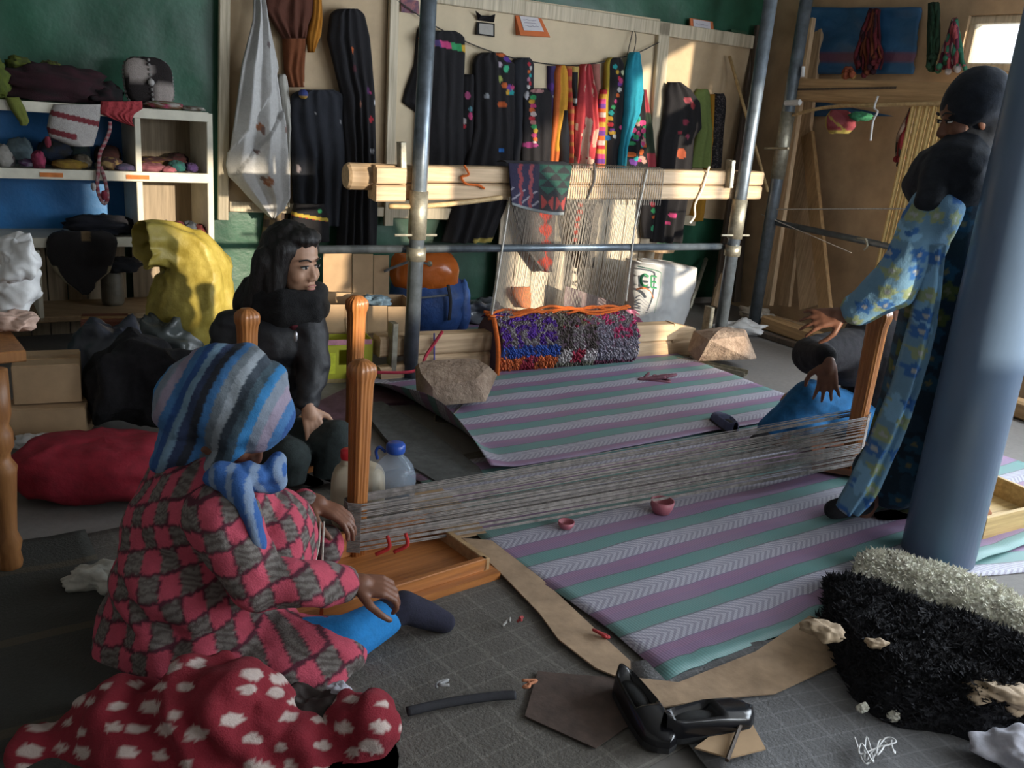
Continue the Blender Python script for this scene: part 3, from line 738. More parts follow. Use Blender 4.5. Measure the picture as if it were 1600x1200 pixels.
tassel('yarn_tassel', RW, [(30, 1490, 1494), (70, 1476, 1500), (113, 1464, 1510)], 0.05, [(0.45, 0.42, 0.42), (0.4, 0.08, 0.1), (0.03, 0.16, 0.1), (0.12, 0.02, 0.05)], 'white pink and green yarn fringe hanging beside the window', 7)
tassel('yarn_tassel', RW, [(165, 1425, 1440), (210, 1404, 1424), (265, 1398, 1412)], 0.06, [(0.4, 0.3, 0.25), (0.3, 0.03, 0.04), (0.02, 0.05, 0.03), (0.05, 0.04, 0.03)], 'mixed white red and green yarn bundle beside the golden warp', 8)
tassel('yarn_tassel', RW, [(106, 1322, 1330), (112, 1318, 1336), (120, 1318, 1338)], 0.06, [(0.45, 0.12, 0.06), (0.5, 0.3, 0.1)], 'small orange yarn tuft on top of the second loom beam', 9, n=14)
one('woven_pouch', g_hang(LW, [(172, 1300, 1320), (182, 1291, 1332), (198, 1290, 1333), (209, 1298, 1322)], d=0.02, thick=0.05, folds=1, amp=0.01, nu=16, nv=12), CLOTH,
    'pink pouch with yellow cord hanging under the second loom beam', 'pouch', smooth=True, col=hang_cols(16, 12, lambda u, v: (0.45, 0.35, 0.08) if u < 0.14 or v > 0.9 or abs(u - v) < .06 else ((0.32, 0.07, 0.09) if (u - .5) ** 2 + (v - .4) ** 2 < .12 else (0.25, 0.04, 0.05))))
one('green_bundle', g_ell(LW.p(1345, 182, 0.02), (0.07, 0.04, 0.025), amp=0.3, seed=4), M('green_wool', (0.02, 0.14, 0.06), var=0.4, sc=60, bump=.5), 'small green wool bundle hung beside the pink pouch', 'yarn', smooth=True)

# planks and poles leaning in the corner
def leanr(x0, y0, x1, y1, w, t, mat, label, dt=0.03, dbb=0.2):
    a, b = RW.p(x0, y0, dbb), RW.p(x1, y1, dt); a.z = max(0, a.z)
    return one('plank', g_beam(a + Z * 0.001, b, w, t, up=RW.n), mat, label, 'plank')
def lean(x0, y0, x1, y1, w, t, mat, label, dtop=0.03, dbot=0.3, nm='plank'):
    a, b = BW.p(x0, y0, dbot), BW.p(x1, y1, dtop); a.z = max(a.z, 0.0); 
    return one(nm, g_beam(a + Z * 0.001, b, w, t, up=BN), mat, label, 'plank', group=None)
lean(1120, 478, 1185, 60, 0.10, 0.03, DKWOOD, 'dark stained plank leaning in the corner next to a thin stick', 0.05, 0.28)
lean(1122, 482, 1158, 320, 0.13, 0.03, PINEZ, 'short broad pine plank leaning low behind the loom post', 0.10, 0.32)
leanr(1196, 476, 1262, 30, 0.12, 0.035, PINEZ, 'tall pale pine plank leaning between the two steel posts', 0.14, 0.28)
lean(1150, 472, 1186, 40, 0.06, 0.03, DKWOOD, 'narrow dark wooden pole leaning in the room corner', 0.09, 0.2, 'pole')
leanr(1268, 480, 1248, 170, 0.20, 0.025, PINEZ, 'wide tan board leaning on the brown wall behind the second loom post')
leanr(1290, 484, 1262, 210, 0.10, 0.03, wood('amber_plank', (0.33, 0.19, 0.08), (0.45, 0.28, 0.13), axis=2), 'amber plank leaning on the brown wall right of the wide board', 0.07, 0.27)
leanr(1226, 478, 1278, 40, 0.10, 0.03, PINEZ, 'tall narrow plank standing in the corner behind the steel posts', 0.02, 0.1)
one('thin_stick', g_tube([BW.p(1200, 300, 0.55), BW.p(1140, 88, 0.10)], 0.011, 8), MATS['peeled_stick'], 'thin pale stick leaning across the corner boards', 'stick', smooth=True)
one('thin_stick', g_tube([BW.p(1077, 482, 0.45), BW.p(1103, 405, 0.1)], 0.016, 8), GALV, 'thin grey metal rod leaning beside the white sack', 'stick', smooth=True)
# ================================================================ GARMENTS ON THE BACK WALL
def pix_cols(rows, nu, nv, base, spots):
    """embroidery: spots of (pixel x, pixel y, rx, ry, colour) on a cloth given by pixel rows"""
    out = []
    for i in range(nv + 1):
        y, xl, xr = rows_at(rows, i / nv)
        for j in range(nu + 1):
            x = lerp(xl, xr, j / nu); c = base(j / nu, i / nv, x, y) if callable(base) else base
            for sx, sy, rx, ry, sc in spots:
                if ((x - sx) / rx) ** 2 + ((y - sy) / ry) ** 2 < 1: c = sc
            out.append(c)
    return out + out
def garment(name, rows, base, label, cat='garment', d=0.09, spots=(), folds=3, amp=0.025, thick=0.035, seed=0, pp=1.0, plane=BW, hem=None, group=None, taper=True, lift=None):
    w = max(r[2] - r[1] for r in rows); h = rows[-1][0] - rows[0][0]
    if taper and h > 60 and rows[0][2] - rows[0][1] > 16:
        y0, a0, b0 = rows[0]; q = (b0 - a0) * .22; rows = [(y0 - 2, a0 + q, b0 - q), (y0 + 3, a0 + q * .25, b0 - q * .35), (y0 + 9, a0, b0)] + [r for r in rows[1:] if r[0] > y0 + 10]
    nu, nv = max(10, min(46, int(w * pp / 2))), max(14, min(110, int(h * pp / 3)))
    group = group or ('garments hanging on the back wall' if plane is BW else None)
    return one(name, g_hang(plane, rows, d, thick, folds, amp, nu, nv, seed, lift), CLOTH, label, cat, smooth=True, col=pix_cols(rows, nu, nv, base, spots), group=group)
BKC, BK2 = (0.012, 0.011, 0.014), (0.018, 0.02, 0.028)
WHC = (0.58, 0.57, 0.56)
OR, PK, GN, YL, TQ, VI, RD_ = (0.6, 0.13, 0.03), (0.55, 0.06, 0.2), (0.04, 0.32, 0.12), (0.6, 0.36, 0.04), (0.02, 0.35, 0.36), (0.16, 0.05, 0.3), (0.5, 0.03, 0.05)
FL = (0.36, 0.15, 0.08)
garment('embroidered_cloth', [(-25, 396, 410), (33, 392, 418), (100, 374, 430), (197, 362, 444), (258, 353, 447), (275, 357, 449), (307, 386, 449), (325, 404, 440), (337, 417, 426)], WHC,
        'white tablecloth with small brown embroidered flowers hanging in a point', 'tablecloth', d=0.13, folds=2, amp=0.02, thick=0.03, seed=2, pp=1.6, taper=False,
        lift=lambda u, t: .075 * abs(((u * 2.3 + .55 * t + .1) % 1) - .5) + (.05 if t < .72 - .35 * u else 0.0) * min(1, t * 3) + (.03 if t + u * .3 > .85 else 0),
        spots=[(404, 198, 6, 6, FL), (408, 203, 3, 7, (0.2, 0.12, 0.1)), (414, 281, 8, 7, FL), (405, 277, 4, 3, (0.2, 0.13, 0.1)), (398, 236, 5, 2.5, (0.2, 0.13, 0.12)), (413, 70, 3, 4, (0.25, 0.2, 0.2)), (414, 281, 3, 3, (0.5, 0.3, 0.2)), (444, 200, 2, 8, (0.3, 0.2, 0.17))])
garment('embroidered_cloth', [(118, 432, 450), (200, 440, 457), (268, 438, 454), (322, 446, 452)], (0.52, 0.50, 0.45), 'second white cloth hanging behind the pointed tablecloth', 'tablecloth', d=0.08, folds=2, seed=3)
garment('knitted_shawl', [(-25, 412, 494), (15, 413, 492), (38, 428, 482), (60, 442, 478)], lambda u, v, x, y: (0.11, 0.035, 0.02), 'dark brown knitted shawl bunched on top of the display board', 'shawl', d=0.1, folds=4, amp=0.04, seed=4)
garment('rust_scarf', [(38, 441, 479), (110, 445, 476), (136, 452, 476)], (0.20, 0.06, 0.02), 'thin rust scarf hanging below the brown shawl', 'scarf', d=0.08, seed=5, spots=[(474, 132, 3, 4, (0.5, 0.3, 0.2))])
garment('gold_scarf', [(-25, 488, 502), (30, 486, 504), (55, 479, 502), (82, 482, 490)], (0.50, 0.20, 0.02), 'short golden orange scarf beside the brown shawl', 'scarf', d=0.1, seed=6)
def pompom(px, py, r, c, label, plane=BW, d=0.16):
    p = plane.p(px, py, d); one('pompom', g_ell(p, (r, r, r), nu=14, nv=9, amp=0.15, fr=6, seed=int(px)), WOOL, label, 'pompom', smooth=True, col=lambda i, v: c if v.z > p.z - r * .2 else (0.5, 0.3, 0.05))
pompom(474, 147, 0.026, (0.05, 0.07, 0.25), 'colourful wool pompom at the tip of the rust scarf')
beads1 = [(575, 145, 2.5, 3, PK), (584, 160, 3, 3, (0.6, 0.6, 0.65)), (576, 186, 3.5, 4, RD_), (559, 162, 3, 5, (0.2, 0.08, 0.05)), (546, 78, 2, 5, OR), (578, 235, 3, 3, (0.4, 0.4, 0.42)), (550, 107, 4, 6, (0.08, 0.02, 0.03)), (572, 142, 3, 6, (0.1, 0.03, 0.12))]
garment('black_robe', [(16, 516, 570), (60, 512, 578), (150, 534, 586), (260, 540, 588), (330, 530, 590), (392, 526, 588)], BKC, 'long black robe with tiny beads hanging at the board edge', 'robe', d=0.12, folds=4, amp=0.05, seed=7, spots=beads1, pp=1.3)
garment('black_tunic', [(142, 455, 540), (180, 454, 542), (250, 456, 545), (312, 459, 542), (352, 466, 536)], BK2, 'black tunic hanging beside the white tablecloth', 'tunic', d=0.1, folds=4, amp=0.04, seed=8, spots=[(464, 263, 3, 6, (0.35, 0.3, 0.32)), (490, 177, 2, 2, (0.4, 0.4, 0.4)), (530, 190, 2, 2, (0.3, 0.3, 0.32))])
garment('trimmed_cap', [(318, 462, 506), (335, 457, 512), (352, 455, 514), (376, 470, 514)], lambda u, v, x, y: ((0.5, 0.36, 0.05) if y < 334 + u * 9 + 2 else (0.45, 0.04, 0.04)) if 331 < y - u * 9 < 336.5 else BKC, 'black cap with yellow and red trim hanging above the dark-haired woman', 'cap', d=0.16, folds=1, amp=0.02, thick=0.07, seed=9, pp=2, spots=[(496, 328, 3.5, 3.5, GN)])
garment('patterned_cloth', [(320, 414, 452), (365, 410, 446), (400, 408, 440)], lambda u, v, x, y: (0.22, 0.16, 0.09) if (int(u * 5) + int(v * 7)) % 2 else (0.07, 0.05, 0.04), 'brown patterned cloth hanging behind the woman in black', 'cloth', d=0.05, seed=10)

# second board, from the steel post to the corner
def band(y0, sl, cols):
    def f(u, v, x, y):
        yy = y - sl * u
        if y0 < yy < y0 + 11: return cols[min(len(cols) - 1, int(u * len(cols)))]
        if u < 0.05: return (0.2, 0.13, 0.04)
        return BKC
    return f
garment('black_dress', [(50, 655, 726), (80, 664, 727), (150, 668, 724), (262, 666, 724)], band(58, 13, [OR, OR, (0.1, 0.06, 0.2), PK, PK, GN, GN, YL]), 'long black dress with a rainbow embroidered band along its top', 'dress', d=0.12, folds=3, seed=11, pp=1.6)
garment('black_sleeve_coat', [(42, 652, 680), (100, 648, 672), (140, 634, 668), (160, 629, 666), (175, 650, 664), (262, 646, 664)], BKC, 'black coat with a flared sleeve hanging behind the steel post', 'coat', d=0.07, folds=2, seed=12)
garment('black_dress', [(118, 720, 746), (190, 718, 748), (262, 718, 748)], BKC, 'narrow black dress with pink and white bead flowers', 'dress', d=0.07, folds=2, seed=13, spots=[(727, 149, 3.5, 6, (0.5, 0.1, 0.25)), (731, 170, 3, 4, (0.1, 0.25, 0.3)), (731, 181, 3, 6, PK), (722, 189, 4, 5, (0.55, 0.5, 0.5)), (722, 197, 4, 3.5, RD_)], pp=2)
garment('black_dress', [(84, 742, 796), (100, 740, 804), (200, 740, 803), (300, 715, 800), (378, 690, 768)], lambda u, v, x, y: (0.5, 0.4, 0.1) if y > 371 and x > 735 else BKC, 'long black dress with bright flower embroidery down one side', 'dress', d=0.1, folds=4, amp=0.04, seed=14, pp=1.6,
        spots=[(777, 101, 3.5, 5, (0.5, 0.42, 0.5)), (787, 107, 4.5, 6, (0.06, 0.45, 0.25)), (777, 123, 3.5, 5, (0.35, 0.4, 0.1)), (784, 133, 5, 4, OR), (793, 137, 5, 5, VI), (790, 144, 4, 4, YL), (797, 145, 4, 4, TQ), (798, 136, 3, 3, PK), (779, 163, 8, 5, (0.45, 0.09, 0.02)), (755, 150, 4, 4, (0.3, 0.32, 0.35)), (779, 234, 4, 4, (0.02, 0.15, 0.5)), (780, 85, 8, 3, OR), (790, 92, 8, 4, (0.1, 0.04, 0.3))])
garment('dark_tunic', [(92, 800, 834), (150, 800, 834), (262, 798, 820)], BK2, 'charcoal tunic with red and white zigzag braid', 'tunic', d=0.08, folds=2, seed=15, pp=2,
        spots=[(822 + (k % 2) * 3, 100 + k * 6, 3, 3, [RD_, (0.5, 0.5, 0.5), OR, TQ, (0.5, 0.2, 0.3)][k % 5]) for k in range(7)])
garment('black_dress', [(140, 818, 862), (200, 816, 862), (262, 814, 858)], BKC, 'black dress with a multicoloured embroidered strip by the gold scarf', 'dress', d=0.11, folds=3, seed=16, pp=2,
        spots=[(830 - 2 * (k % 2) + (3 if k > 6 else 0), 152 + k * 6.5, 4, 3.6, [GN, YL, PK, OR, (0.6, 0.5, 0.5), RD_, (0.5, 0.2, 0.2)][k % 7]) for k in range(12)] + [(821, 148, 3, 7, (0.5, 0.5, 0.55)), (836, 142, 10, 3, (0.4, 0.2, 0.2)), (824, 226, 14, 4, (0.25, 0.03, 0.14))])
garment('violet_scarf', [(103, 856, 868), (180, 857, 866), (258, 855, 862)], (0.06, 0.04, 0.14), 'thin dark violet scarf left of the gold scarf', 'scarf', d=0.07, folds=1, seed=17, spots=[(862, 151, 2, 2, WHC), (859, 135, 3, 6, (0.13, 0.05, 0.3))], pp=2)
garment('gold_scarf', [(104, 866, 886), (140, 866, 888), (180, 864, 884), (225, 860, 874), (258, 858, 870)], lambda u, v, x, y: (0.62, 0.30, 0.03) if u > 0.35 and v < .85 else (0.55, 0.13, 0.03), 'long gold and orange scarf in the row of scarves', 'scarf', d=0.10, folds=2, seed=18)
garment('black_kerchief', [(172, 877, 884), (215, 873, 890), (256, 875, 888)], BK2, 'small black kerchief hanging below the gold scarf', 'kerchief', d=0.12, folds=1, seed=19)
garment('red_scarf', [(103, 880, 896), (160, 885, 897), (256, 888, 897)], lambda u, v, x, y: (0.5, 0.06, 0.05) if (v * 9) % 1 > .35 else (0.5, 0.2, 0.06), 'narrow red and orange scarf between gold and crimson scarves', 'scarf', d=0.08, folds=1, seed=20)
garment('black_kerchief', [(104, 889, 903), (150, 891, 902), (165, 892, 900)], lambda u, v, x, y: (0.5, 0.35, 0.1) if u > .75 or v < .15 else BKC, 'short black sash with yellow edging beside the crimson scarf', 'sash', d=0.1, folds=1, seed=21, spots=[(895, 157, 4, 4, WHC)], pp=2)
garment('crimson_scarf', [(102, 905, 924), (150, 901, 933), (200, 898, 936), (262, 896, 926)], lambda u, v, x, y: (0.50, 0.05, 0.06) if fbm((u * 3, v * 5, 1), 1.3) + (v - .5) * .9 < 0.22 else (0.62, 0.40, 0.30), 'wide crimson silk scarf with pale tie-dye towards its end', 'scarf', d=0.12, folds=3, amp=0.04, seed=22, pp=2)
garment('pink_scarf', [(100, 922, 936), (160, 926, 938), (230, 928, 937)], (0.42, 0.16, 0.13), 'dusty pink scarf hanging behind the crimson one', 'scarf', d=0.07, folds=1, seed=23)
garment('beaded_sash', [(140, 938, 946), (190, 934, 944), (262, 931, 943)], lambda u, v, x, y: [RD_, (0.6, 0.35, 0.05), PK, VI, OR, (0.6, 0.5, 0.45)][int(v * 17) % 6], 'narrow beaded sash of red yellow and violet segments', 'sash', d=0.12, folds=0.5, seed=24, pp=2)
strand = [(957 + 8 * math.sin(k * .5), 104 + k * 9, 3.2, 3.4, [TQ, YL, RD_, VI, WHC, OR, PK, GN][k % 8]) for k in range(13)]
garment('pompom_dress', [(92, 946, 974), (150, 944, 974), (262, 940, 968)], lambda u, v, x, y: BKC if u > .15 else (0.4, 0.3, 0.03), 'black dress strung with small coloured pompoms', 'dress', d=0.10, folds=2, seed=25, spots=strand + [(952, 207, 5, 3, YL), (945, 215, 4, 4, (0.02, 0.2, 0.5)), (966, 199, 3, 3, PK), (970, 113, 3, 4, (0.5, 0.55, 0.35)), (967, 126, 3, 4, PK)], pp=2)
garment('turquoise_scarf', [(83, 982, 1000), (110, 978, 1004), (145, 976, 1006), (175, 975, 1000), (205, 970, 986), (230, 967, 978), (264, 965, 975)], (0.02, 0.30, 0.42), 'long turquoise silk scarf gathered at the top', 'scarf', d=0.13, folds=3, amp=0.03, seed=26)
random.seed(9)
garment('festive_shawl', [(140, 990, 1006), (175, 988, 1008), (220, 980, 1008), (262, 974, 1012)], BKC, 'black shawl covered in pink red and green tassel patches', 'shawl', d=0.10, folds=2, seed=27, pp=2,
        spots=[(random.uniform(982, 1006), random.uniform(180, 258), random.uniform(3, 6), random.uniform(3, 5), random.choice([PK, RD_, GN, TQ, VI, OR, (0.5, 0.3, 0.25)])) for _ in range(26)])
garment('green_shawl', [(140, 1002, 1008), (180, 1003, 1016), (262, 1002, 1027)], lambda u, v, x, y: (0.4, 0.05, 0.07) if v > .8 or v < .3 else (0.02, 0.035, 0.02), 'dark green shawl with red ends beside the batten', 'shawl', d=0.08, folds=2, seed=28)
garment('black_dress', [(128, 1045, 1060), (140, 1041, 1078), (160, 1041, 1093), (200, 1036, 1096), (215, 1032, 1084), (262, 1029, 1080), (320, 1022, 1072), (378, 1018, 1066)], BKC, 'black dress with red rose embroidery nearest the room corner', 'dress', d=0.13, folds=3, amp=0.05, seed=29, pp=1.6,
        spots=[(1068, 156, 5, 5, (0.3, 0.06, 0.08)), (1077, 165, 5, 6, (0.35, 0.04, 0.05)), (1064, 190, 5, 5, (0.25, 0.03, 0.06)), (1055, 206, 4, 3, (0.3, 0.03, 0.05)), (1066, 213, 2, 4, (0.3, 0.05, 0.1)), (1059, 239, 6, 8, (0.4, 0.09, 0.04)), (1044, 335, 4, 4, PK), (1038, 347, 3, 3, PK)])
garment('green_dress', [(141, 1086, 1108), (200, 1092, 1112), (262, 1080, 1110)], (0.20, 0.27, 0.08), 'plain light green dress beside the rose-embroidered black dress', 'dress', d=0.08, folds=2, seed=30)
garment('orange_cloth', [(147, 1104, 1116), (186, 1108, 1114), (262, 1100, 1110), (345, 1075, 1098)], (0.45, 0.22, 0.02), 'narrow orange cloth showing beside the light green dress', 'cloth', d=0.06, folds=1, seed=31)
garment('speckled_scarf', [(148, 1115, 1133), (262, 1108, 1126)], lambda u, v, x, y: (0.12, 0.10, 0.10) if noise.noise(Vector((x * .9, y * .9, 0))) > .25 else BKC, 'dark speckled scarf hanging at the right end of the row', 'scarf', d=0.07, folds=1, seed=32, pp=2)
# lower ends of cloths behind the warp
garment('hanging_shawl', [(300, 800, 870), (340, 806, 868), (385, 818, 866), (424, 846, 862)], lambda u, v, x, y: (0.42, 0.05, 0.03) if abs(x - 850) < 6 + 5 * math.sin(y * .25) and v > .1 else (0.12, 0.10, 0.09), 'grey shawl with red fringe hanging low behind the warp', 'shawl', d=0.2, folds=2, seed=33)
garment('hanging_shawl', [(300, 886, 944), (340, 888, 936), (380, 894, 930), (418, 914, 926)], lambda u, v, x, y: (0.45, 0.06, 0.04) if abs(x - (902 - (y - 320) * .1)) < 3.2 and (y * .09) % 1 > .35 else (0.13, 0.115, 0.10), 'grey shawl strung with red beads hanging low behind the warp', 'shawl', d=0.2, folds=2, seed=34, pp=2)
garment('tassel_cloth', [(300, 1002, 1024), (340, 1000, 1022), (372, 1004, 1018)], BKC, 'black cloth with red green and pink pompom strings below the beam', 'cloth', d=0.15, folds=1, seed=35, pp=2,
        spots=[(1015, 318, 4, 4, RD_), (1016, 328, 3.5, 4, GN), (1017, 338, 3, 3, OR), (1017, 356, 4, 5, (0.05, 0.4, 0.2))])

# cards, line and small signs
def card(name, pts, plane, d, tilt, mats_, label, cat):
    P = [plane.p(x, y, d) for x, y in pts]
    P[2] += plane.n * tilt; P[3] += plane.n * tilt
    return P
def framed_card(pts, inner, col, incol, label, tilt=0.05, writing=3):
    P = [BW.p(x, y, 0.06) for x, y in pts]; P[2] += BN * tilt; P[3] += BN * tilt
    n = (P[1] - P[0]).cross(P[3] - P[0]).normalized(); n = n if n.dot(BN) > 0 else -n
    t = thing('folded_card', label, 'card', P[3])
    part('backing', g_prism(P, -n * 0.006), M('card_%d' % int(col[0] * 1000), col, r=0.6, var=0.08, sc=12, bump=0.03), t)
    if tilt > .01: part('flap', g_prism([P[0], P[3], P[3] - BN * tilt, P[0] - BN * 0.006], (P[1] - P[0]).normalized() * 0.004), MATS['card_%d' % int(col[0] * 1000)], t)
    def b(u, v): return P[0].lerp(P[1], u).lerp(P[3].lerp(P[2], u), v)
    u0, u1, v0, v1 = inner
    pg = part('paper', g_prism([b(u0, v0) + n * .001, b(u1, v0) + n * .001, b(u1, v1) + n * .001, b(u0, v1) + n * .001], n * 0.003), M('paper_%d' % int(incol[0] * 1000), incol, var=0.05, bump=0), t)
    random.seed(int(pts[0][0]))
    for k in range(writing):
        v = lerp(v0, v1, (k + 1.2) / (writing + 1.6)); pts_ = [b(lerp(u0 + .1, u1 - .12, i / 9), v + random.uniform(-.02, .02)) + n * .005 for i in range(10)]
        part('handwriting', g_tube(curve(pts_, 2), 0.0018, 4), M('ink', (0.25, 0.24, 0.3), bump=0), t)
    return t
framed_card([(805, 24), (845, 27), (852, 58), (806, 55)], (0.15, 0.85, 0.03, 0.75), (0.62, 0.16, 0.05), (0.62, 0.60, 0.62), 'orange card with white handwritten note pinned near the black frame', 0.06)
framed_card([(1078, 28), (1114, 34), (1112, 62), (1076, 56)], (0.12, 0.86, 0.05, 0.75), (0.6, 0.17, 0.06), (0.55, 0.52, 0.56), 'orange card with pale note pinned to the batten by the corner', 0.03, 2)
framed_card([(1143, 46), (1167, 49), (1166, 73), (1141, 69)], (0.3, 0.7, 0.3, 0.7), (0.03, 0.09, 0.045), (0.03, 0.09, 0.045), 'plain dark green card pinned to the batten end', 0.0, 0)
bx = thing('open_case', 'small black case with open lid and silver inside pinned above the dresses', 'case', BW.p(760, 58, 0.06))
P = [BW.p(746, 34, 0.07), BW.p(773, 37, 0.07), BW.p(773, 58, 0.09), BW.p(746, 54, 0.09)]
part('frame', g_prism(P, -BN * 0.03), BLK, bx)
part('lid', g_prism([BW.p(744, 17, 0.10), BW.p(752, 24, 0.1), BW.p(766, 25, 0.1), BW.p(774, 22, 0.10), BW.p(772, 35, 0.07), BW.p(747, 32, 0.07)], -BN * 0.01), BLK, bx)
c_ = sum(P, Vector()) / 4
part('inlay', g_prism([c_ + (p - c_) * 0.8 + BN * 0.003 for p in P], -BN * 0.002), M('silver_foil', (0.38, 0.36, 0.33), r=0.45, var=.1, bump=0), bx)
one('photo_print', g_prism([BW.p(626, -2, 0.075), BW.p(654, 1, 0.075), BW.p(655, 22, 0.075), BW.p(627, 19, 0.075)], -BN * 0.003), M('photo_blotches', (0.10, 0.12, 0.25), var=0.6, sc=22, bump=0, c2=(0.45, 0.16, 0.14)), 'small red and blue photo print taped at the top of the board', 'picture')
one('hanging_line', g_tube(curve([BW.p(605, -10, 0.09), BW.p(700, 52, 0.09), BW.p(800, 90, 0.09), BW.p(900, 102, 0.09), BW.p(985, 86, 0.09), BW.p(1030, 66, 0.09)]), 0.0035, 5), M('dark_twine', (0.05, 0.045, 0.04), bump=0), 'thin dark twine strung across the board holding the garments', 'line', smooth=True)
one('hanging_line', g_tube(curve([BW.p(980, 86, 0.1), BW.p(986, 60, 0.09), BW.p(990, 46, 0.09), BW.p(994, 60, 0.09), BW.p(990, 84, 0.1)]), 0.003, 5), MATS['dark_twine'], 'loop of wire holding the turquoise scarf', 'wire')
# ================================================================ SHELF UNIT (left)
sz = [1.145, 0.850, 0.535, 0.165]
SD = -0.36
def sp(x, z, d=0.0):
    """shelf front at pixel column x, height z"""
    p = SH.p(x, 280); return Vector((p.x, p.y, z)) + SH.n * d
shelf = thing('shelf_unit', 'cream painted open shelf unit full of small crocheted goods', 'shelf', (sp(330, 0)))
XL = -60
for k, z in enumerate(sz):
    part('shelf_board', g_beam(sp(XL, z, SD / 2), sp(326, z, SD / 2), -SD, 0.028), WPAINT if k < 3 else wood('raw_shelf', (0.3, 0.2, 0.11), (0.4, 0.28, 0.16)), shelf)
    if k < 3: part('shelf_edge', g_beam(sp(XL, z + 0.004, 0.008), sp(326, z + 0.004, 0.008), 0.02, 0.046), WPAINT, shelf)
part('side_panel', g_beam(sp(329, 0.0, SD / 2), sp(329, 1.165, SD / 2), -SD, 0.03, up=SH.u), WPAINT, shelf)
part('divider', g_beam(sp(218, 0.55, SD / 2), sp(218, 1.13, SD / 2), -SD, 0.028, up=SH.u), WPAINT, shelf)
part('divider', g_beam(sp(50, 0.16, SD / 2), sp(50, 0.5, SD / 2), -SD, 0.02, up=SH.u), WPAINT, shelf)
part('back_panel', g_prism([sp(222, 0.18, SD + .01), sp(326, 0.18, SD + .01), sp(326, 1.13, SD + .01), sp(222, 1.13, SD + .01)], -SH.n * 0.008), wood('back_hardboard', (0.24, 0.18, 0.11), (0.34, 0.26, 0.17), axis=2), shelf)
part('back_panel', g_prism([sp(XL, 0.5, SD + .01), sp(216, 0.5, SD + .01), sp(216, 1.13, SD + .01), sp(XL, 1.13, SD + .01)], -SH.n * 0.008), M('blue_sheet', (0.012, 0.15, 0.40), r=0.5, var=0.25, sc=4, bump=0.2, dist=.02), shelf)
bp = [part('back_board', g_prism([sp(XL + 34 * k, 0.0, SD + .01), sp(XL + 34 * k + 32, 0.0, SD + .01), sp(XL + 34 * k + 32, 0.52, SD + .01), sp(XL + 34 * k, 0.52, SD + .01)], -SH.n * 0.01), MATS['back_hardboard'], shelf) for k in range(8)]
for x in (62, 196): part('price_tag', g_prism([sp(x, 0.842, 0.020), sp(x + 36, 0.842, 0.020), sp(x + 36, 0.862, 0.020), sp(x, 0.862, 0.020)], SH.n * 0.002), M('orange_tape', (0.55, 0.17, 0.04), bump=0), shelf)

def lump(name, px, z, w, h, dp, cols, label, cat, d=-0.15, seed=1, amp=0.35, fr=2.5, sq=2.3, plane_pt=sp, ang=None):
    """soft heap resting on a shelf; w in px"""
    a, b = plane_pt(px - w / 2, z, d), plane_pt(px + w / 2, z, d); c = (a + b) / 2; rw = (b - a).length / 2
    R = axes((b - a)); n = len(cols)
    g = g_ell(c + Z * (h * 0.45), (rw, dp, h * 0.58), R, 28, 16, amp, fr, seed, sq, floor=z + 0.001)
    return one(name, g, WOOL, label, cat, smooth=True, col=lambda i, v: cols[int((fbm(v, 9 + seed % 3, 2) + 1) * 2.2 * n) % n], group='knitted and crocheted goods on the shelf unit')
T = sz[0] + 0.028
lump('cloth_heap', 92, T, 190, 0.15, 0.15, [(0.05, 0.012, 0.02), (0.035, 0.01, 0.015), (0.02, 0.01, 0.012)], 'heap of dark maroon knitwear on top of the shelf', 'clothes', seed=2)
lump('green_knit', 4, T, 50, 0.17, 0.12, [(0.13, 0.17, 0.02), (0.09, 0.12, 0.02)], 'olive green knit piece at the end of the maroon heap', 'knitwear', seed=3, d=-0.08)
lump('green_knit', 48, T + 0.12, 40, 0.06, 0.06, [(0.14, 0.17, 0.02), (0.08, 0.1, 0.02)], 'small olive knit cap on top of the maroon heap', 'knitwear', seed=4)
lump('green_knit', 98, T + 0.12, 34, 0.055, 0.06, [(0.15, 0.17, 0.03), (0.05, 0.05, 0.02)], 'crumpled olive knit scarf on top of the dark heap', 'knitwear', seed=5, d=-0.2)
lump('lilac_cloth', 130, T + 0.07, 40, 0.07, 0.08, [(0.16, 0.18, 0.22), (0.10, 0.14, 0.18)], 'grey-blue cloth resting on the maroon heap', 'cloth', seed=6)
lump('black_cloth_heap', 172, T, 70, 0.10, 0.13, [(0.012, 0.012, 0.013), (0.03, 0.01, 0.014)], 'folded black cloth beside the patchwork cushion', 'cloth', seed=7)
garment('hanging_glove', [(152, 8, 30), (170, 16, 40), (190, 30, 46), (196, 32, 42)], (0.15, 0.17, 0.03), 'olive knitted glove dangling over the shelf edge', 'glove', d=0.04, folds=1, amp=0.01, seed=3, plane=SH)
# patchwork cushion with pompom edging
cu = sp(245, T, -0.13); cx = sp(284, T, -0.13); w_ = (cx - sp(210, T, -0.13)); cw = w_.length
tl = (Z * 0.93 - SH.n * 0.36).normalized(); cn = SH.u.cross(tl); cn = cn if cn.dot(SH.n) > 0 else -cn
Rc = Matrix((SH.u, cn, tl)).transposed(); cc_ = sp(246, T + 0.115, -0.13)
cush = thing('patchwork_cushion', 'black and cream patchwork cushion with grey bobble edging', 'cushion', cc_ - Z * .115)
def cuc(i, v):
    l = Rc.transposed() @ (v - cc_); a = math.hypot(l.x + 0.055, (l.z - 0.045)) < 0.058; b = math.hypot(l.x - 0.06, l.z + 0.06) < 0.055
    return (0.42, 0.36, 0.33) if a or b else (0.02, 0.014, 0.014)
part('body', g_ell(cc_, (cw / 2, 0.05, 0.118), Rc, 48, 30, 0.03, 3, 1, 3.6), WOOL, cush, smooth=True, col=cuc)
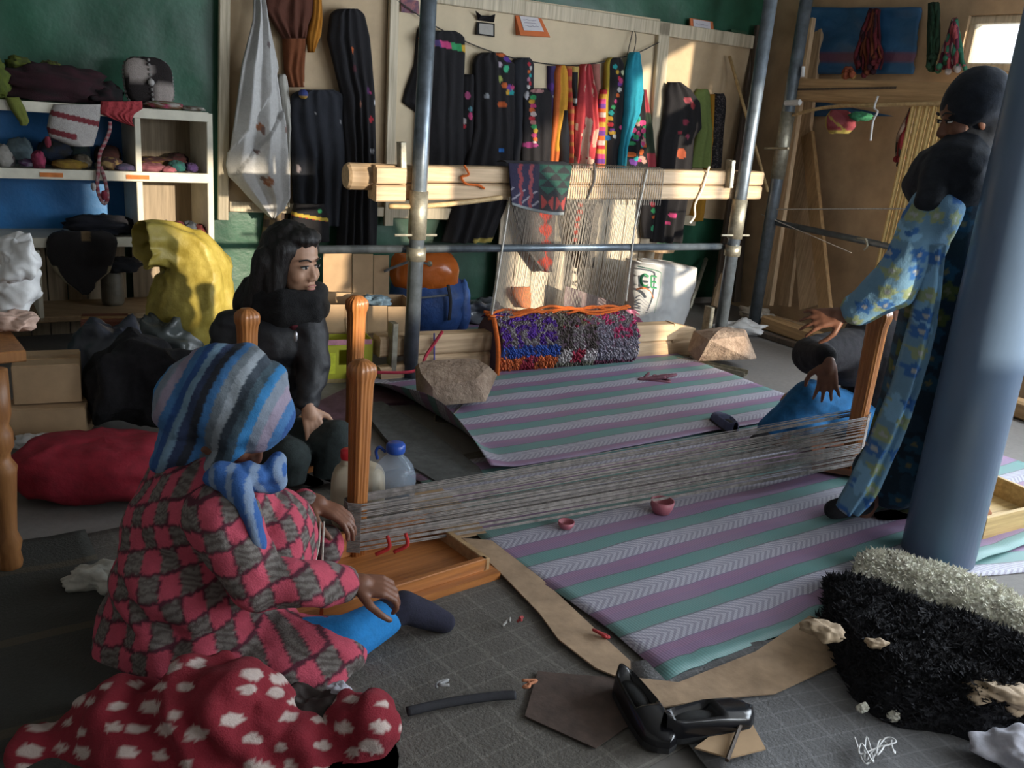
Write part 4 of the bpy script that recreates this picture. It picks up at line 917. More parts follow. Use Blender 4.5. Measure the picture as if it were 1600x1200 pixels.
for k in range(44):
    a = 2 * math.pi * k / 44; ca, sa = math.cos(a), math.sin(a); e = 1 / (abs(ca) ** 3.6 + abs(sa) ** 3.6) ** (1 / 3.6)
    part('bobble', g_ell(cc_ + Rc @ Vector((ca * e * cw / 2, 0, sa * e * 0.118)), (0.009,) * 3, nu=8, nv=5), M('grey_wool', (0.2, 0.19, 0.18), bump=.3), cush)
for k in range(9): part('bobble', g_ell(cc_ + Rc @ Vector((0.0, 0.052, -0.1 + k * .024)), (0.008,) * 3, nu=8, nv=5), MATS['grey_wool'], cush)
part('button', g_ell(cc_ + Rc @ Vector((0, 0.058, -0.02)), (0.016,) * 3, nu=10, nv=7), M('pale_wool', (0.4, 0.38, 0.37)), cush, smooth=True)
lump('crochet_doily', 262, T, 62, 0.035, 0.08, [(0.42, 0.05, 0.12), (0.2, 0.22, 0.04), (0.5, 0.46, 0.42), (0.2, 0.1, 0.05)], 'pink green and white crochet flowers at the shelf end', 'crochet', d=-0.06, seed=12, amp=.2, fr=5)
lump('crochet_doily', 305, T, 44, 0.02, 0.09, [(0.45, 0.42, 0.38), (0.14, 0.1, 0.06)], 'flat cream crochet doily on the shelf corner', 'crochet', d=-0.08, seed=13, amp=.15, fr=6)
# white crocheted bag with maroon bands, hanging over the edge
hb = [(163, 84, 158), (178, 78, 157), (200, 74, 154), (215, 78, 150), (228, 110, 146)]
def hbc(u, v, x, y):
    yy = y - (x - 75) * 0.24
    if 170.5 < yy < 179 or (199 < yy < 208 and x < 118): return (0.20, 0.03, 0.04)
    return (0.50, 0.47, 0.45)
bag = thing('crochet_bag', 'white crocheted bag with two maroon bands hanging over the shelf edge', 'bag', sp(115, 1.0, 0.03))
part('body', g_hang(SH, hb, 0.025, 0.05, 1, 0.012, 40, 34, 2), WOOL, bag, smooth=True, col=pix_cols(hb, 40, 34, hbc, []))
strap = [SH.p(*p, 0.035) for p in [(172, 190), (171, 205), (163, 225), (156, 240), (154, 262), (152, 290), (156, 308), (163, 318), (168, 308), (164, 282), (157, 260)]]
part('strap', g_tube(curve(strap), 0.009, 6, flat=0.6), WOOL, bag, smooth=True, col=lambda i, v: (0.3, 0.05, 0.07) if (v.z * 40) % 1 > .5 else (0.4, 0.3, 0.3))
part('tassel', g_ell(SH.p(163, 305, 0.04), (0.016, 0.012, 0.022), amp=.2), M('maroon_wool', (0.2, 0.02, 0.04)), bag, smooth=True)
part('tassel', g_ell(SH.p(75, 222, 0.04), (0.014, 0.012, 0.024), amp=.3), MATS['maroon_wool'], bag, smooth=True)
part('tassel', g_ell(SH.p(146, 292, 0.04), (0.012, 0.01, 0.018), amp=.3), M('pale_wool'), bag, smooth=True)
rf = [(158, 158, 222), (170, 156, 223), (178, 158, 210), (188, 180, 206), (197, 204, 209)]
garment('red_crochet', rf, lambda u, v, x, y: (0.42, 0.05, 0.06) if noise.noise(Vector((x * .35, y * .35, 0))) > -.25 else (0.25, 0.02, 0.03), 'red crocheted fringe draped over the shelf edge', 'crochet', d=0.03, folds=5, amp=.015, thick=.03, seed=5, plane=SH, pp=1.6)
# things on the middle shelf
S2 = sz[1] + 0.026
items2 = [('pale_purse', 8, 30, .09, [(0.35, 0.33, 0.3)], 'cream felt purse against the blue sheet'), ('blue_cap', 40, 44, .115, [(0.17, 0.23, 0.25), (0.13, 0.18, 0.2)], 'pale blue knitted cap on the middle shelf'),
          ('grey_purse', 18, 22, .05, [(0.13, 0.11, 0.11)], 'small grey felt purse beside the blue cap'), ('pink_flower', 64, 22, .075, [(0.4, 0.05, 0.12), (0.25, 0.03, 0.07)], 'pink felt flower beside the blue cap'),
          ('lilac_purse', 50, 34, .035, [(0.3, 0.28, 0.35), (0.16, 0.08, 0.18)], 'lilac and white crochet purse lying flat'), ('dark_pouch', 98, 60, .12, [(0.02, 0.03, 0.06), (0.03, 0.03, 0.03)], 'navy pouch pile under the white crocheted bag'),
          ('mustard_slipper', 112, 56, .04, [(0.35, 0.22, 0.03), (0.28, 0.16, 0.03)], 'mustard crocheted slipper on the middle shelf'), ('green_pouch', 135, 38, .11, [(0.02, 0.04, 0.035), (0.015, 0.02, 0.03)], 'dark green pouch behind the mustard slipper'),
          ('cream_slipper', 135, 30, .06, [(0.2, 0.17, 0.12), (0.13, 0.1, 0.07)], 'beige crocheted slipper beside the mustard one'), ('brown_purse', 182, 42, .10, [(0.06, 0.02, 0.02), (0.04, 0.015, 0.015)], 'dark brown purse with tan edge near the divider'),
          ('tan_purse', 176, 40, .055, [(0.36, 0.24, 0.1), (0.07, 0.03, 0.03)], 'tan and brown crocheted purse in front of the brown one'), ('white_scrap', 168, 28, .03, [(0.42, 0.4, 0.36)], 'white crochet scrap below the tan purse'), ('navy_purse', 198, 34, .03, [(0.04, 0.045, 0.10), (0.08, 0.06, 0.13)], 'flat navy purse next to the divider')]
for k, (n, x, w, h, c, l) in enumerate(items2):
    lump(n, x, S2, w, h, 0.055, c, l, 'crochet', d=-0.22 if h > .09 else -0.05 - .03 * (k % 3), seed=20 + k, amp=.22)
tr = [('red_pompom', 110, S2 + 0.11, 14, .035, [(0.4, 0.02, 0.04)], 'red wool pompom on the navy pouch pile')]
for n, x, z, w, h, c, l in tr: lump(n, x, z, w, h, .02, c, l, 'pompom', d=-0.2, seed=40)
items2b = [('purse', 258, 70, .055, [(0.07, 0.02, 0.02), (0.05, 0.02, 0.02), (0.2, 0.12, 0.03)], 'row of maroon purse flaps in the right compartment', -.2), ('pink_slipper', 240, 44, .038, [(0.28, 0.1, 0.12), (0.2, 0.06, 0.08)], 'dusty pink slipper in the right compartment', -.06), ('pink_slipper', 265, 24, .025, [(0.4, 0.12, 0.15)], 'small bright pink slipper at the compartment front', -.04),
           ('teal_slipper', 282, 26, .05, [(0.02, 0.13, 0.11), (0.02, 0.09, 0.1)], 'teal felt slipper in the right compartment', -.08), ('violet_slipper', 306, 20, .04, [(0.06, 0.03, 0.12)], 'violet felt slipper against the shelf side', -.1), ('maroon_purse', 296, 36, .07, [(0.06, 0.015, 0.02), (0.03, 0.01, 0.01)], 'maroon purse at the back of the right compartment', -.26)]
for k, (n, x, w, h, c, l, d) in enumerate(items2b): lump(n, x, S2, w, h, .06, c, l, 'crochet', d=d, seed=50 + k, amp=.25, fr=4)
S3 = sz[2] + 0.026
for k, (x, c) in enumerate([(246, (0.25, 0.03, 0.04)), (266, (0.12, 0.14, 0.17)), (284, (0.22, 0.03, 0.05)), (302, (0.10, 0.12, 0.15)), (316, (0.2, 0.03, 0.03))]):
    lump('knitted_bootie', x, S3, 24, .06 if k < 4 else .045, .07, [c, tuple(q * .6 for q in c)], ['red knitted bootie next to the yellow sack', 'grey-blue knitted bootie between two red ones', 'crimson knitted bootie in the lower compartment', 'grey knitted bootie near the shelf side', 'small red knitted bootie against the shelf side'][k], 'bootie', d=-.1, seed=60 + k, amp=.3)
lump('dark_felt_heap', 160, S3, 110, .08, .12, [(0.012, 0.014, 0.025), (0.02, 0.02, 0.03)], 'dark felt pieces lying on the third shelf', 'felt', d=-.16, seed=66)
# black felt cape hanging over third shelf, with fur-trimmed points
fc = [(362, 76, 182), (380, 73, 184), (400, 74, 180), (425, 86, 172), (440, 100, 152), (448, 112, 150), (458, 126, 138)]
garment('felt_cape', fc, lambda u, v, x, y: (0.3, 0.25, 0.16) if (v > .55 and (u < .07 or u > .93)) else ((0.18, 0.12, 0.06) if abs(x - 132) < 7 and y < 374 else (0.013, 0.011, 0.012)), 'black felt cape with pale stitched edge hanging over the third shelf', 'cape', d=0.04, folds=1, amp=.03, thick=.05, seed=4, plane=SH, pp=1.4)
S4 = sz[3] + 0.02
lump('dark_hat', 190, S4 + .17, 70, .07, .08, [(0.012, 0.012, 0.016)], 'dark hat stored behind the yellow sack', 'hat', d=-.2, seed=70)
one('storage_jar', g_lathe([(0.05, 0), (0.055, 0.02), (0.055, 0.15), (0.04, 0.17), (0.04, 0.185), (0.0, 0.19)], sp(178, S4, -.2), n=18), M('dull_tin', (0.10, 0.085, 0.06), r=.6), 'dull tin jar under the dark hat on the bottom shelf', 'jar', smooth=True)

# ---------------- yellow sack
def sack_pts():
    """rings swept from the base up and over to the open mouth on the left"""
    Y = fl(278, 590).y
    path = [(278, 588, 44), (279, 570, 56), (280, 530, 66), (281, 480, 70), (280, 440, 66), (272, 408, 54), (252, 392, 42), (232, 386, 36), (214, 384, 38)]
    P = [at(x, y, Y) + Vector((0, .16 if i < 6 else .16 - .05 * (i - 5), 0)) for i, (x, y, r) in enumerate(path)]
    V, F = [], []; N = 40; rr = [r / 340.0 for _, _, r in path]
    P += [P[-1] + (P[-2] - P[-1]) * k for k in (.3, 1.2, 2.0)]; rr += [rr[-1] * .88, rr[-1] * .72, rr[-1] * .3]
    n = len(path)
    for i, (p, r) in enumerate(zip(P, rr)):
        d = (P[min(i + 1, n - 1)] - P[max(0, i - 1)]) if i < n else (P[n - 1] - P[n - 2])
        d.normalize(); s_ = Vector((0, 1, 0)); s_ = (s_ - d * s_.dot(d)).normalized(); t_ = d.cross(s_)
        for j in range(N):
            t = 2 * math.pi * j / N; k = 1 + .07 * fbm((math.cos(t) * 1.5, math.sin(t) * 1.5, i * .35), 1.6, 3) + (.05 * math.sin(t * 6 + i * .6) + .04 * math.sin(t * 11) if i > 4 else .015 * math.sin(t * 9 + i))
            q = p + (s_ * math.cos(t) * .85 + t_ * math.sin(t)) * r * k; q.z = max(q.z, .002); V.append(q)
    m = len(P)
    for i in range(m - 1): F += [(i * N + j, i * N + (j + 1) % N, (i + 1) * N + (j + 1) % N, (i + 1) * N + j) for j in range(N)]
    F += [tuple(range(N))[::-1], tuple(range((m - 1) * N, m * N))]
    return V, F
def subd(geo, lv=1):
    me = bpy.data.meshes.new('t'); me.from_pydata([tuple(v) for v in geo[0]], [], geo[1]); o = bpy.data.objects.new('t', me); COL.objects.link(o)
    m = o.modifiers.new('s', 'SUBSURF'); m.levels = lv; dg = bpy.context.evaluated_depsgraph_get(); dg.update(); e = o.evaluated_get(dg); q = e.to_mesh()
    r = [v.co.copy() for v in q.vertices], [tuple(p.vertices) for p in q.polygons]; e.to_mesh_clear(); bpy.data.objects.remove(o); bpy.data.meshes.remove(me); return r
def crumple(geo, amp, s, seed=0):
    V, F = geo; return [Vector(v) + Vector((fbm((v[0], v[1], v[2] + seed), s), fbm((v[1] + 5, v[2], v[0] + seed), s), fbm((v[2] + 9, v[0], v[1] + seed), s))) * amp for v in V], F
YS = crumple(subd(sack_pts(), 2), 0.03, 6)
YS = ([v + Vector((-.9, -.3, .2)) * (-.02 * abs(fbm(v, 9))) for v in YS[0]], YS[1])
one('woven_sack', YS, M('yellow_polysack', (0.34, 0.25, 0.03), r=0.5, var=0.2, sc=10, bump=0.35, c2=(0.46, 0.37, 0.085), dist=.012), 'full yellow woven plastic sack with its neck folded open before the shelf', 'sack', smooth=True)
#, 'full yellow woven plastic sack with its neck folded open before the shelf', 'sack', fl(278, 590))

# ---------------- table with turned legs at the far left, things on and under it
tb = fl(22, 893); tY = tb.y
tz = 0.645
tt = thing('side_table', 'small orange wooden table with turned legs beside the red cushion', 'table', tb)
tv = Vector((-0.62, 0.78, 0)); tu = Vector((-tv.y, tv.x, 0))
def turned(b): return g_lathe([(0.028, 0), (0.034, 0.03), (0.03, 0.06), (0.036, 0.09), (0.026, 0.12), (0.03, 0.2), (0.037, 0.29), (0.040, 0.31), (0.026, 0.335), (0.026, 0.35), (0.036, 0.37), (0.036, 0.41), (0.028, 0.43), (0.036, 0.46), (0.036, 0.58)], b, n=20)
TWD = wood('orange_table_wood', (0.28, 0.11, 0.035), (0.40, 0.18, 0.06), r=.45, axis=2)
legs0 = Vector((tb.x - 0.01, tb.y, 0))
for i in (0, 1):
    for j in (0, 1): part('leg', turned(legs0 + tu * 0.5 * i + tv * 0.38 * j), TWD, tt, smooth=True)
tc = legs0 + tu * 0.25 + tv * 0.19
part('apron', g_beam(legs0 + Z * .56, legs0 + tu * .5 + Z * .56, .025, .1), TWD, tt); part('apron', g_beam(legs0 + Z * .56, legs0 + tv * .38 + Z * .56, .025, .1), TWD, tt)
part('table_top', g_beam(tc - tu * 0.32 + Z * (tz - .015), tc + tu * 0.32 + Z * (tz - .015), 0.52, 0.03), TWD, tt)
la = legs0 - tu * 0.0135 + tv * 0.10 + Z * .56
part('sticker', g_prism([la + tv * .0 - Z * .045, la + tv * .10 - Z * .045, la + tv * .10 + Z * .045, la + Z * .045], -tu * .002), M('grey_label', (0.30, 0.33, 0.36), var=.15, sc=60, bump=0), tt)
def tp(x, y, dz): return fl(x, y, dz)
def bagblob(name, c, r, mat, label, cat, seed, amp=.3, sq=2.2, floor=None, rot=None, crease=.45):
    V, F = subd(g_ell(c, r, rot, 24, 16, amp, 2.2, seed, sq, floor), 1); c = Vector(c); m = min(r); k = 1.6 / max(m, .03)
    if crease: V = [v + (v - c) * (crease * (.25 - abs(fbm((v.x + seed, v.y, v.z), k * .28, 2)) * 1.6 - .5 * abs(fbm((v.y, v.z + seed, v.x), k * .7, 2)))) for v in V]
    V, F = crumple((V, F), min(.012, m * .12), 14, seed)
    if floor is not None: V = [Vector((v.x, v.y, max(v.z, floor))) for v in V]
    return one(name, (V, F), mat, label, cat, smooth=True)
bagblob('plastic_bag', tp(0, 462, tz + .09) + Vector((0, .05, 0)), (0.085, 0.08, 0.09), WHITEPL, 'crumpled white plastic bag standing on the table', 'bag', 1, .25)
bagblob('plastic_bag', tp(-6, 415, tz + .21) + Vector((0, .1, 0)), (0.07, 0.07, 0.065), WHITEPL, 'white plastic bag with a red mark on top of the other bag', 'bag', 2, .25)
bagblob('paper_packet', tp(22, 502, tz + .03), (0.055, 0.05, 0.025), M('pink_paper', (0.5, 0.34, 0.27), r=.7), 'folded pale pink paper packet at the table edge', 'packet', 3, .2, 3)
def boxgeo(c, a, b, h, lid=False):
    a, b = Vector(a), Vector(b); return g_hex(Vector(c) + Z * h / 2, a / 2, b / 2, Z * h / 2)
def carton(p, ax, L, Wd, h, label, mat=CARD, open_=False):
    ax = Vector(ax).normalized(); ay = Z.cross(ax); p = Vector(p)
    t = thing('cardboard_box', label, 'box', p)
    th = 0.006
    part('side', g_hex(p + ax * (L / 2) + Z * h / 2, ay * Wd / 2, ax * th / 2, Z * h / 2), mat, t); part('side', g_hex(p - ax * (L / 2) + Z * h / 2, ay * Wd / 2, ax * th / 2, Z * h / 2), mat, t)
    part('side', g_hex(p + ay * (Wd / 2) + Z * h / 2, ax * L / 2, ay * th / 2, Z * h / 2), mat, t); part('side', g_hex(p - ay * (Wd / 2) + Z * h / 2, ax * L / 2, ay * th / 2, Z * h / 2), mat, t)
    part('bottom', g_hex(p + Z * .004, ax * L / 2, ay * Wd / 2, Z * .003), mat, t)
    if not open_:
        part('flap', g_hex(p + ay * Wd * .25 + Z * (h + .003), ax * L / 2, ay * Wd * .248, Z * .003), mat, t); part('flap', g_hex(p - ay * Wd * .25 + Z * (h + .003), ax * L / 2, ay * Wd * .248, Z * .003), mat, t)
        part('tape', g_hex(p + Z * (h + .007), ax * L / 2, ay * .022, Z * .001), M('brown_tape', (0.36, 0.22, 0.1), r=.3, bump=0), t)
    return t, ax, ay
cb = fl(62, 690)
carton(cb + Vector((0, .1, 0)), (0.95, .3, 0), .26, .22, .13, 'small brown cardboard box at the foot of the table by the red cushion')
carton(cb + Vector((-.02, .13, .142)), (0.9, .42, 0), .22, .2, .14, 'tan cardboard box stacked on another under the table edge')
bagblob('plastic_bag', fl(56, 706) + Vector((0, .0, .035)), (.07, .06, .035), WHITEPL, 'small white plastic bag between red cushion and cardboard box', 'bag', 9, .3, floor=.001)
rb = fl(125, 800)
bagblob('red_cushion', rb + Vector((0.02, .14, .10)), (.30, .17, .10), M('red_velvet', (0.24, 0.008, 0.022), r=.8, var=.2, sc=30), 'plump dark red cushion on the floor behind the plaid shawl', 'cushion', 4, .05, 2.8, .002, rotz(.15), .12)
dk = fl(190, 705)
bagblob('black_bundle', dk + Vector((-.02, .25, .19)), (.25, .2, .19), BLACKC, 'large black cloth bundle behind the red cushion', 'bundle', 5, .15, 2.4, .002)
bagblob('plastic_bag', fl(120, 660) + Vector((0, .35, .17)), (.16, .13, .17), M('dark_plastic', (0.05, 0.055, 0.075), r=.3, var=.5, sc=9), 'dark bluish plastic bag of scraps under the shelf', 'bag', 6, .25, 2.2, .002)
bagblob('plastic_bag', fl(190, 640) + Vector((0, .45, .14)), (.17, .12, .15), M('grey_plastic', (0.06, 0.07, 0.07), r=.35, var=.4, sc=9), 'grey plastic bag lying under the bottom shelf', 'bag', 7, .3, 2.2, .002)
carton(fl(100, 610) + Vector((0, .42, 0)), (0.9, .4, 0), .2, .16, .22, 'reddish brown box pushed under the bottom shelf', M('red_brown_card', (0.16, 0.05, 0.03)))
bagblob('white_cloth', fl(150, 935) + Vector((0, .05, .03)), (.11, .07, .04), M('off_white_cloth', (0.42, 0.41, 0.36)), 'off-white cloth lying on the floor behind the plaid shawl', 'cloth', 8, .25, 2.2, .002)
mat_obj('dark_rug', lambda s, t: (lerp(0, 1.0, s), lerp(-.55, .55, t), 0.014 + .006 * fbm((s * 3, t * 3, 7), 2)), 30, 30, (-1.75, 1.45, 0), math.radians(35), carpet_mat('dark_olive_rug', (0.03, 0.032, 0.027), (0.055, 0.055, 0.045), (0.12, 0.09, 0.05), .35), 'dark olive rug with thin tan lines behind the seated weaver', 'rug')
# ================================================================ BEHIND THE LOOM
# big flattened carton against the wall + open carton + yellow crate
bxp = fl(560, 568) + Vector((0, .3, 0))
bd = Vector((math.cos(math.radians(25)), math.sin(math.radians(25)), 0)); bnn = Vector((bd.y, -bd.x, 0))
def facing(base, deg):
    return Plane(base, deg)
CB = facing(fl(560, 575) + Vector((0, .55, 0)), 25)
g = thing('cardboard_sheet', 'large flattened cardboard sheet standing behind the open box', 'cardboard', CB.p(560, 480))
def strip(pl_, x0, x1, y0, y1, d, mat, root, nm='panel', th=.006, z0=None):
    P = [pl_.p(x0, y0, d), pl_.p(x1, y0, d), pl_.p(x1, y1, d), pl_.p(x0, y1, d)]
    if z0 is not None:
        for k in (2, 3): P[k] = Vector((P[k].x, P[k].y, z0))
    return part(nm, g_prism(P, -pl_.n * th), mat, root)
for k, (a, b, t) in enumerate([(505, 550, 396), (551, 583, 397), (584, 608, 399)]): strip(CB, a, b, t, 520, 0.0 + .006 * (k % 2), CARD, g, z0=.001)
OB = facing(fl(560, 578) + Vector((0, .12, 0)), 25)
g = thing('cardboard_box', 'open cardboard box holding folded blue cloth beside the duffel bag', 'box', OB.p(575, 540))
zt = OB.p(575, 478).z
for k, (a, b) in enumerate([(508, 540), (540, 574), (574, 606), (606, 655)]):
    strip(OB, a, b - .6, 476 + k, 540, .004 * (k % 2), CARD, g, 'front_panel', z0=.16)
fl0, fl1 = OB.p(508, 476), OB.p(655, 480)
part('bottom', g_prism([fl0 - Z * (fl0.z - .16), fl1 - Z * (fl1.z - .16), fl1 - Z * (fl1.z - .16) - OB.n * .3, fl0 - Z * (fl0.z - .16) - OB.n * .3], Z * .006), CARD, g)
part('side_panel', g_prism([fl1, fl1 - OB.n * .3, fl1 - OB.n * .3 - Z * (zt - .16), fl1 - Z * (zt - .16)], OB.u * .006), CARD, g)
part('side_panel', g_prism([fl0, fl0 - OB.n * .3, fl0 - OB.n * .3 - Z * (zt - .16), fl0 - Z * (zt - .16)], OB.u * .006), CARD, g)
part('back_panel', g_prism([fl0 - OB.n * .3, fl1 - OB.n * .3, fl1 - OB.n * .3 - Z * (zt - .16), fl0 - OB.n * .3 - Z * (zt - .16)], OB.n * .006), CARD, g)
bagblob('folded_cloth', OB.p(595, 474) - OB.n * .14 + Z * -.02, (.09, .07, .03), M('blue_grey_cloth', (0.10, 0.16, 0.22), var=.5, sc=40), 'folded blue-grey cloth inside the open cardboard box', 'cloth', 3, .2, 2.6)
# yellow-green fruit crate under the open box
YB = facing(fl(560, 596), 25)
g = thing('fruit_carton', 'yellow-green printed fruit carton with hand holes under the cardboard box', 'box', YB.p(555, 560))
a, b = flr(YB.p(492, 560)), flr(YB.p(580, 560)); H_ = YB.p(555, 532).z
YEL = M('lime_card', (0.42, 0.42, 0.03), r=.5, var=.12, sc=7, bump=.03)
hz = (a.lerp(b, .42), a.lerp(b, .66))
def vp_(p, q, z0, z1, mat, nm='front_panel', off=0.0): return part(nm, g_prism([p + Z * z0 + YB.n * off, q + Z * z0 + YB.n * off, q + Z * z1 + YB.n * off, p + Z * z1 + YB.n * off], -YB.n * .006), mat, g)
vp_(a, hz[0], .001, H_, YEL); vp_(hz[1], b, .001, H_, YEL); vp_(hz[0], hz[1], .001, H_ * .42, YEL); vp_(hz[0], hz[1], H_ * .78, H_, YEL)
vp_(a + Z * .002, b, H_ - .02, H_ + .004, M('pink_card', (0.5, 0.22, 0.28), r=.5, bump=0), 'printed_rim', .004)
vp_(a, b, .0, .018, M('tan_card', (0.42, 0.32, 0.15), bump=0), 'printed_rim', .004)
vp_(a.lerp(b, .15), a.lerp(b, .36), H_ * .22, H_ * .72, M('bright_lime', (0.58, 0.62, 0.04), r=.5, bump=0), 'printed_patch', .003)
for e in (a, b): part('side_panel', g_prism([e + Z * .001, e - YB.n * .30 + Z * .001, e - YB.n * .30 + Z * H_, e + Z * H_], YB.u * .006), YEL, g)
part('back_panel', g_prism([a - YB.n * .30 + Z * .001, b - YB.n * .30 + Z * .001, b - YB.n * .30 + Z * H_, a - YB.n * .30 + Z * H_], YB.n * .006), YEL, g)
part('bottom', g_prism([a + Z * .002, b + Z * .002, b - YB.n * .3 + Z * .002, a - YB.n * .3 + Z * .002], Z * .005), YEL, g)
# duffel bag
dY = fl(668, 528)
DB = facing(dY + Vector((.02, .12, 0)), 20)
dc = DB.p(668, 465); dc.z = .24
g = thing('duffel_bag', 'round blue duffel bag with shiny orange top and grey straps', 'bag', flr(dc))
BLUEN = M('blue_nylon', (0.02, 0.07, 0.25), r=.55, var=.3, sc=14, bump=.35, dist=.015)
ORPV = M('orange_vinyl', (0.55, 0.13, 0.02), r=.25, var=.15, sc=8, bump=.2, dist=.01)
part('body', crumple(g_ell(Vector((dc.x, dc.y, .185)), (.215, .19, .19), rotz(.3), 36, 22, .06, 2.5, 4, 2.6, .002), .012, 9), BLUEN, g, smooth=True)
part('top', crumple(g_ell(Vector((dc.x, dc.y, .365)) - DB.u * .025, (.195, .17, .13), rotz(.3), 36, 20, .05, 2.5, 5, 2.7), .01, 9), ORPV, g, smooth=True)
part('side_pocket', crumple(g_ell(Vector((dc.x, dc.y, .17)) + DB.u * .19 + DB.n * .03, (.06, .1, .15), rotz(.3), 20, 14, .1, 2.5, 6, 2.4, .002), .012, 9), BLUEN, g, smooth=True)
part('strap', g_tube(curve([DB.p(600, 424, .18), DB.p(622, 415, .2), DB.p(645, 408, .22), DB.p(668, 412, .2)]), .009, 8, flat=.5), M('grey_webbing', (0.15, 0.16, 0.17)), g, smooth=True)
part('strap', g_tube(curve([DB.p(700, 445, .2), DB.p(704, 470, .21), DB.p(702, 500, .2)]), .012, 8, flat=.4), M('black_webbing', (0.02, 0.02, 0.025)), g, smooth=True)
part('strap', g_tube(curve([DB.p(612, 470, .2), DB.p(650, 466, .22), DB.p(700, 461, .2)]), .007, 8, flat=.5), MATS['grey_webbing'], g, smooth=True)
part('eyelet', g_lathe([(.012, 0), (.016, .003), (.016, .006), (.010, .008)], DB.p(671, 412, .2), n=14, axis=DB.n), GALV, g, smooth=True)
bagblob('plastic_bag', fl(748, 512) + Vector((0, .1, .085)), (.15, .11, .085), M('smoky_plastic', (0.12, 0.13, 0.15), r=.18, var=.35, sc=12, bump=.3), 'smoky grey plastic bag beside the duffel bag', 'bag', 12, .28, 2.3, .002)
# rice sack
RS = facing(fl(1040, 512) + Vector((0, .1, 0)), 24)
def rice():
    rows = [(405, 985, 1000), (410, 986, 1050), (418, 986, 1088), (440, 985, 1086), (480, 984, 1076), (512, 985, 1064), (520, 992, 1060)]
    nu, nv = 44, 44; G = g_hang(RS, rows, .05, .14, 1, .02, nu, nv, 3)
    return G, pix_cols(rows, nu, nv, (0.60, 0.61, 0.62), [])
gg, cc = rice()
rs = thing('rice_sack', 'white plastic rice sack with green lettering leaning behind the loom', 'sack', RS.p(1035, 515))
part('body', crumple(gg, .008, 8), M('sack_print', vcol=True, var=.12, sc=12, bump=.2, r=.5), rs, smooth=True, col=cc)
def rsp(x, y, e=.0): return RS.p(x, y, .18 + e)
GRP = M('green_print', (0.03, 0.22, 0.09), r=.5, var=.1, bump=0)
def stroke(pts, w=.011, mat=GRP, nm='lettering'): part(nm, g_tube(curve([rsp(*p) for p in pts], 4) if len(pts) > 2 else [rsp(*p) for p in pts], w, 6, flat=.3), mat, rs)
stroke([(1013, 433), (1010, 430), (1006, 429.5), (1002.5, 433), (1001.5, 438), (1002.5, 443), (1006, 446.5), (1010, 447), (1013, 444.5)], .009)
stroke([(1017.5, 431), (1017.5, 449)], .009); stroke([(1017.5, 431), (1026, 432.5)], .008); stroke([(1017.5, 440), (1025, 441)], .008); stroke([(1017.5, 449), (1026, 450)], .008)
FRM = M('green_outline', (0.10, 0.2, 0.15), bump=0)
stroke([(996, 416), (1014, 420), (1031, 425), (1033, 432), (1031, 452), (1027, 470), (1022, 490)], .005, FRM, 'printed_border')
stroke([(994, 452), (1006, 450), (1016, 455), (1021, 466)], .007, M('orange_print', (0.5, 0.16, 0.06), bump=0), 'printed_arc')
for k in range(4): stroke([(992, 466 + k * 5), (1000, 462 + k * 6), (1008, 470 + k * 5), (1016, 476 + k * 4)], .004, M('grey_print', (0.2, 0.2, 0.22), bump=0), 'printed_lines')
# grey-pink tray and pink parcel in front of it
PT = facing(fl(940, 505) + Vector((0, .08, 0)), 15)
a, b, c, d = PT.p(884, 447), PT.p(1002, 486), PT.p(975, 512), PT.p(878, 505)
one('pink_tray', g_prism([a, b, Vector((b.x, b.y, .0)), Vector((a.x, a.y, .0))], -PT.n * .02), M('grey_pink_card', (0.24, 0.16, 0.17), r=.5, var=.25, sc=6, bump=.05), 'grey and pink cardboard tray leaning behind the rolled rug', 'tray')
PB = facing(fl(1000, 513) + Vector((0, .02, 0)), 10)
one('pink_parcel', g_hang(PB, [(482, 972, 1000), (490, 972, 1018), (505, 975, 1022), (513, 980, 1018)], .0, .05, 2, .015, 20, 12, 4), M('pink_film', (0.45, 0.14, 0.24), r=.25, var=.3, sc=16), 'pink plastic parcel beside the rice sack', 'parcel', smooth=True)
one('black_tab', g_prism([PB.p(980, 490, .07), PB.p(989, 490, .07), PB.p(989, 506, .07), PB.p(981, 504, .07)], PB.n * .012), BLK, 'small black tab on the pink parcel', 'tab')
one('orange_pouch', g_hang(BW, [(448, 800, 828), (460, 799, 830), (480, 812, 829)], .16, .03, 1, .01, 14, 10, 3), M('orange_felt', (0.6, 0.2, 0.08), var=.15), 'small orange pouch at the foot of the slatted screen', 'pouch', smooth=True)
one('stool', join(g_lathe([(.10, .0), (.105, .02), (.08, .03)], BW.p(1030, 392, .25), n=20), g_tube([BW.p(1030, 392, .25) - Z * .3, BW.p(1030, 392, .25)], .03, 10)), PINEZ, 'small round wooden stool top behind the white sack', 'stool', smooth=False)
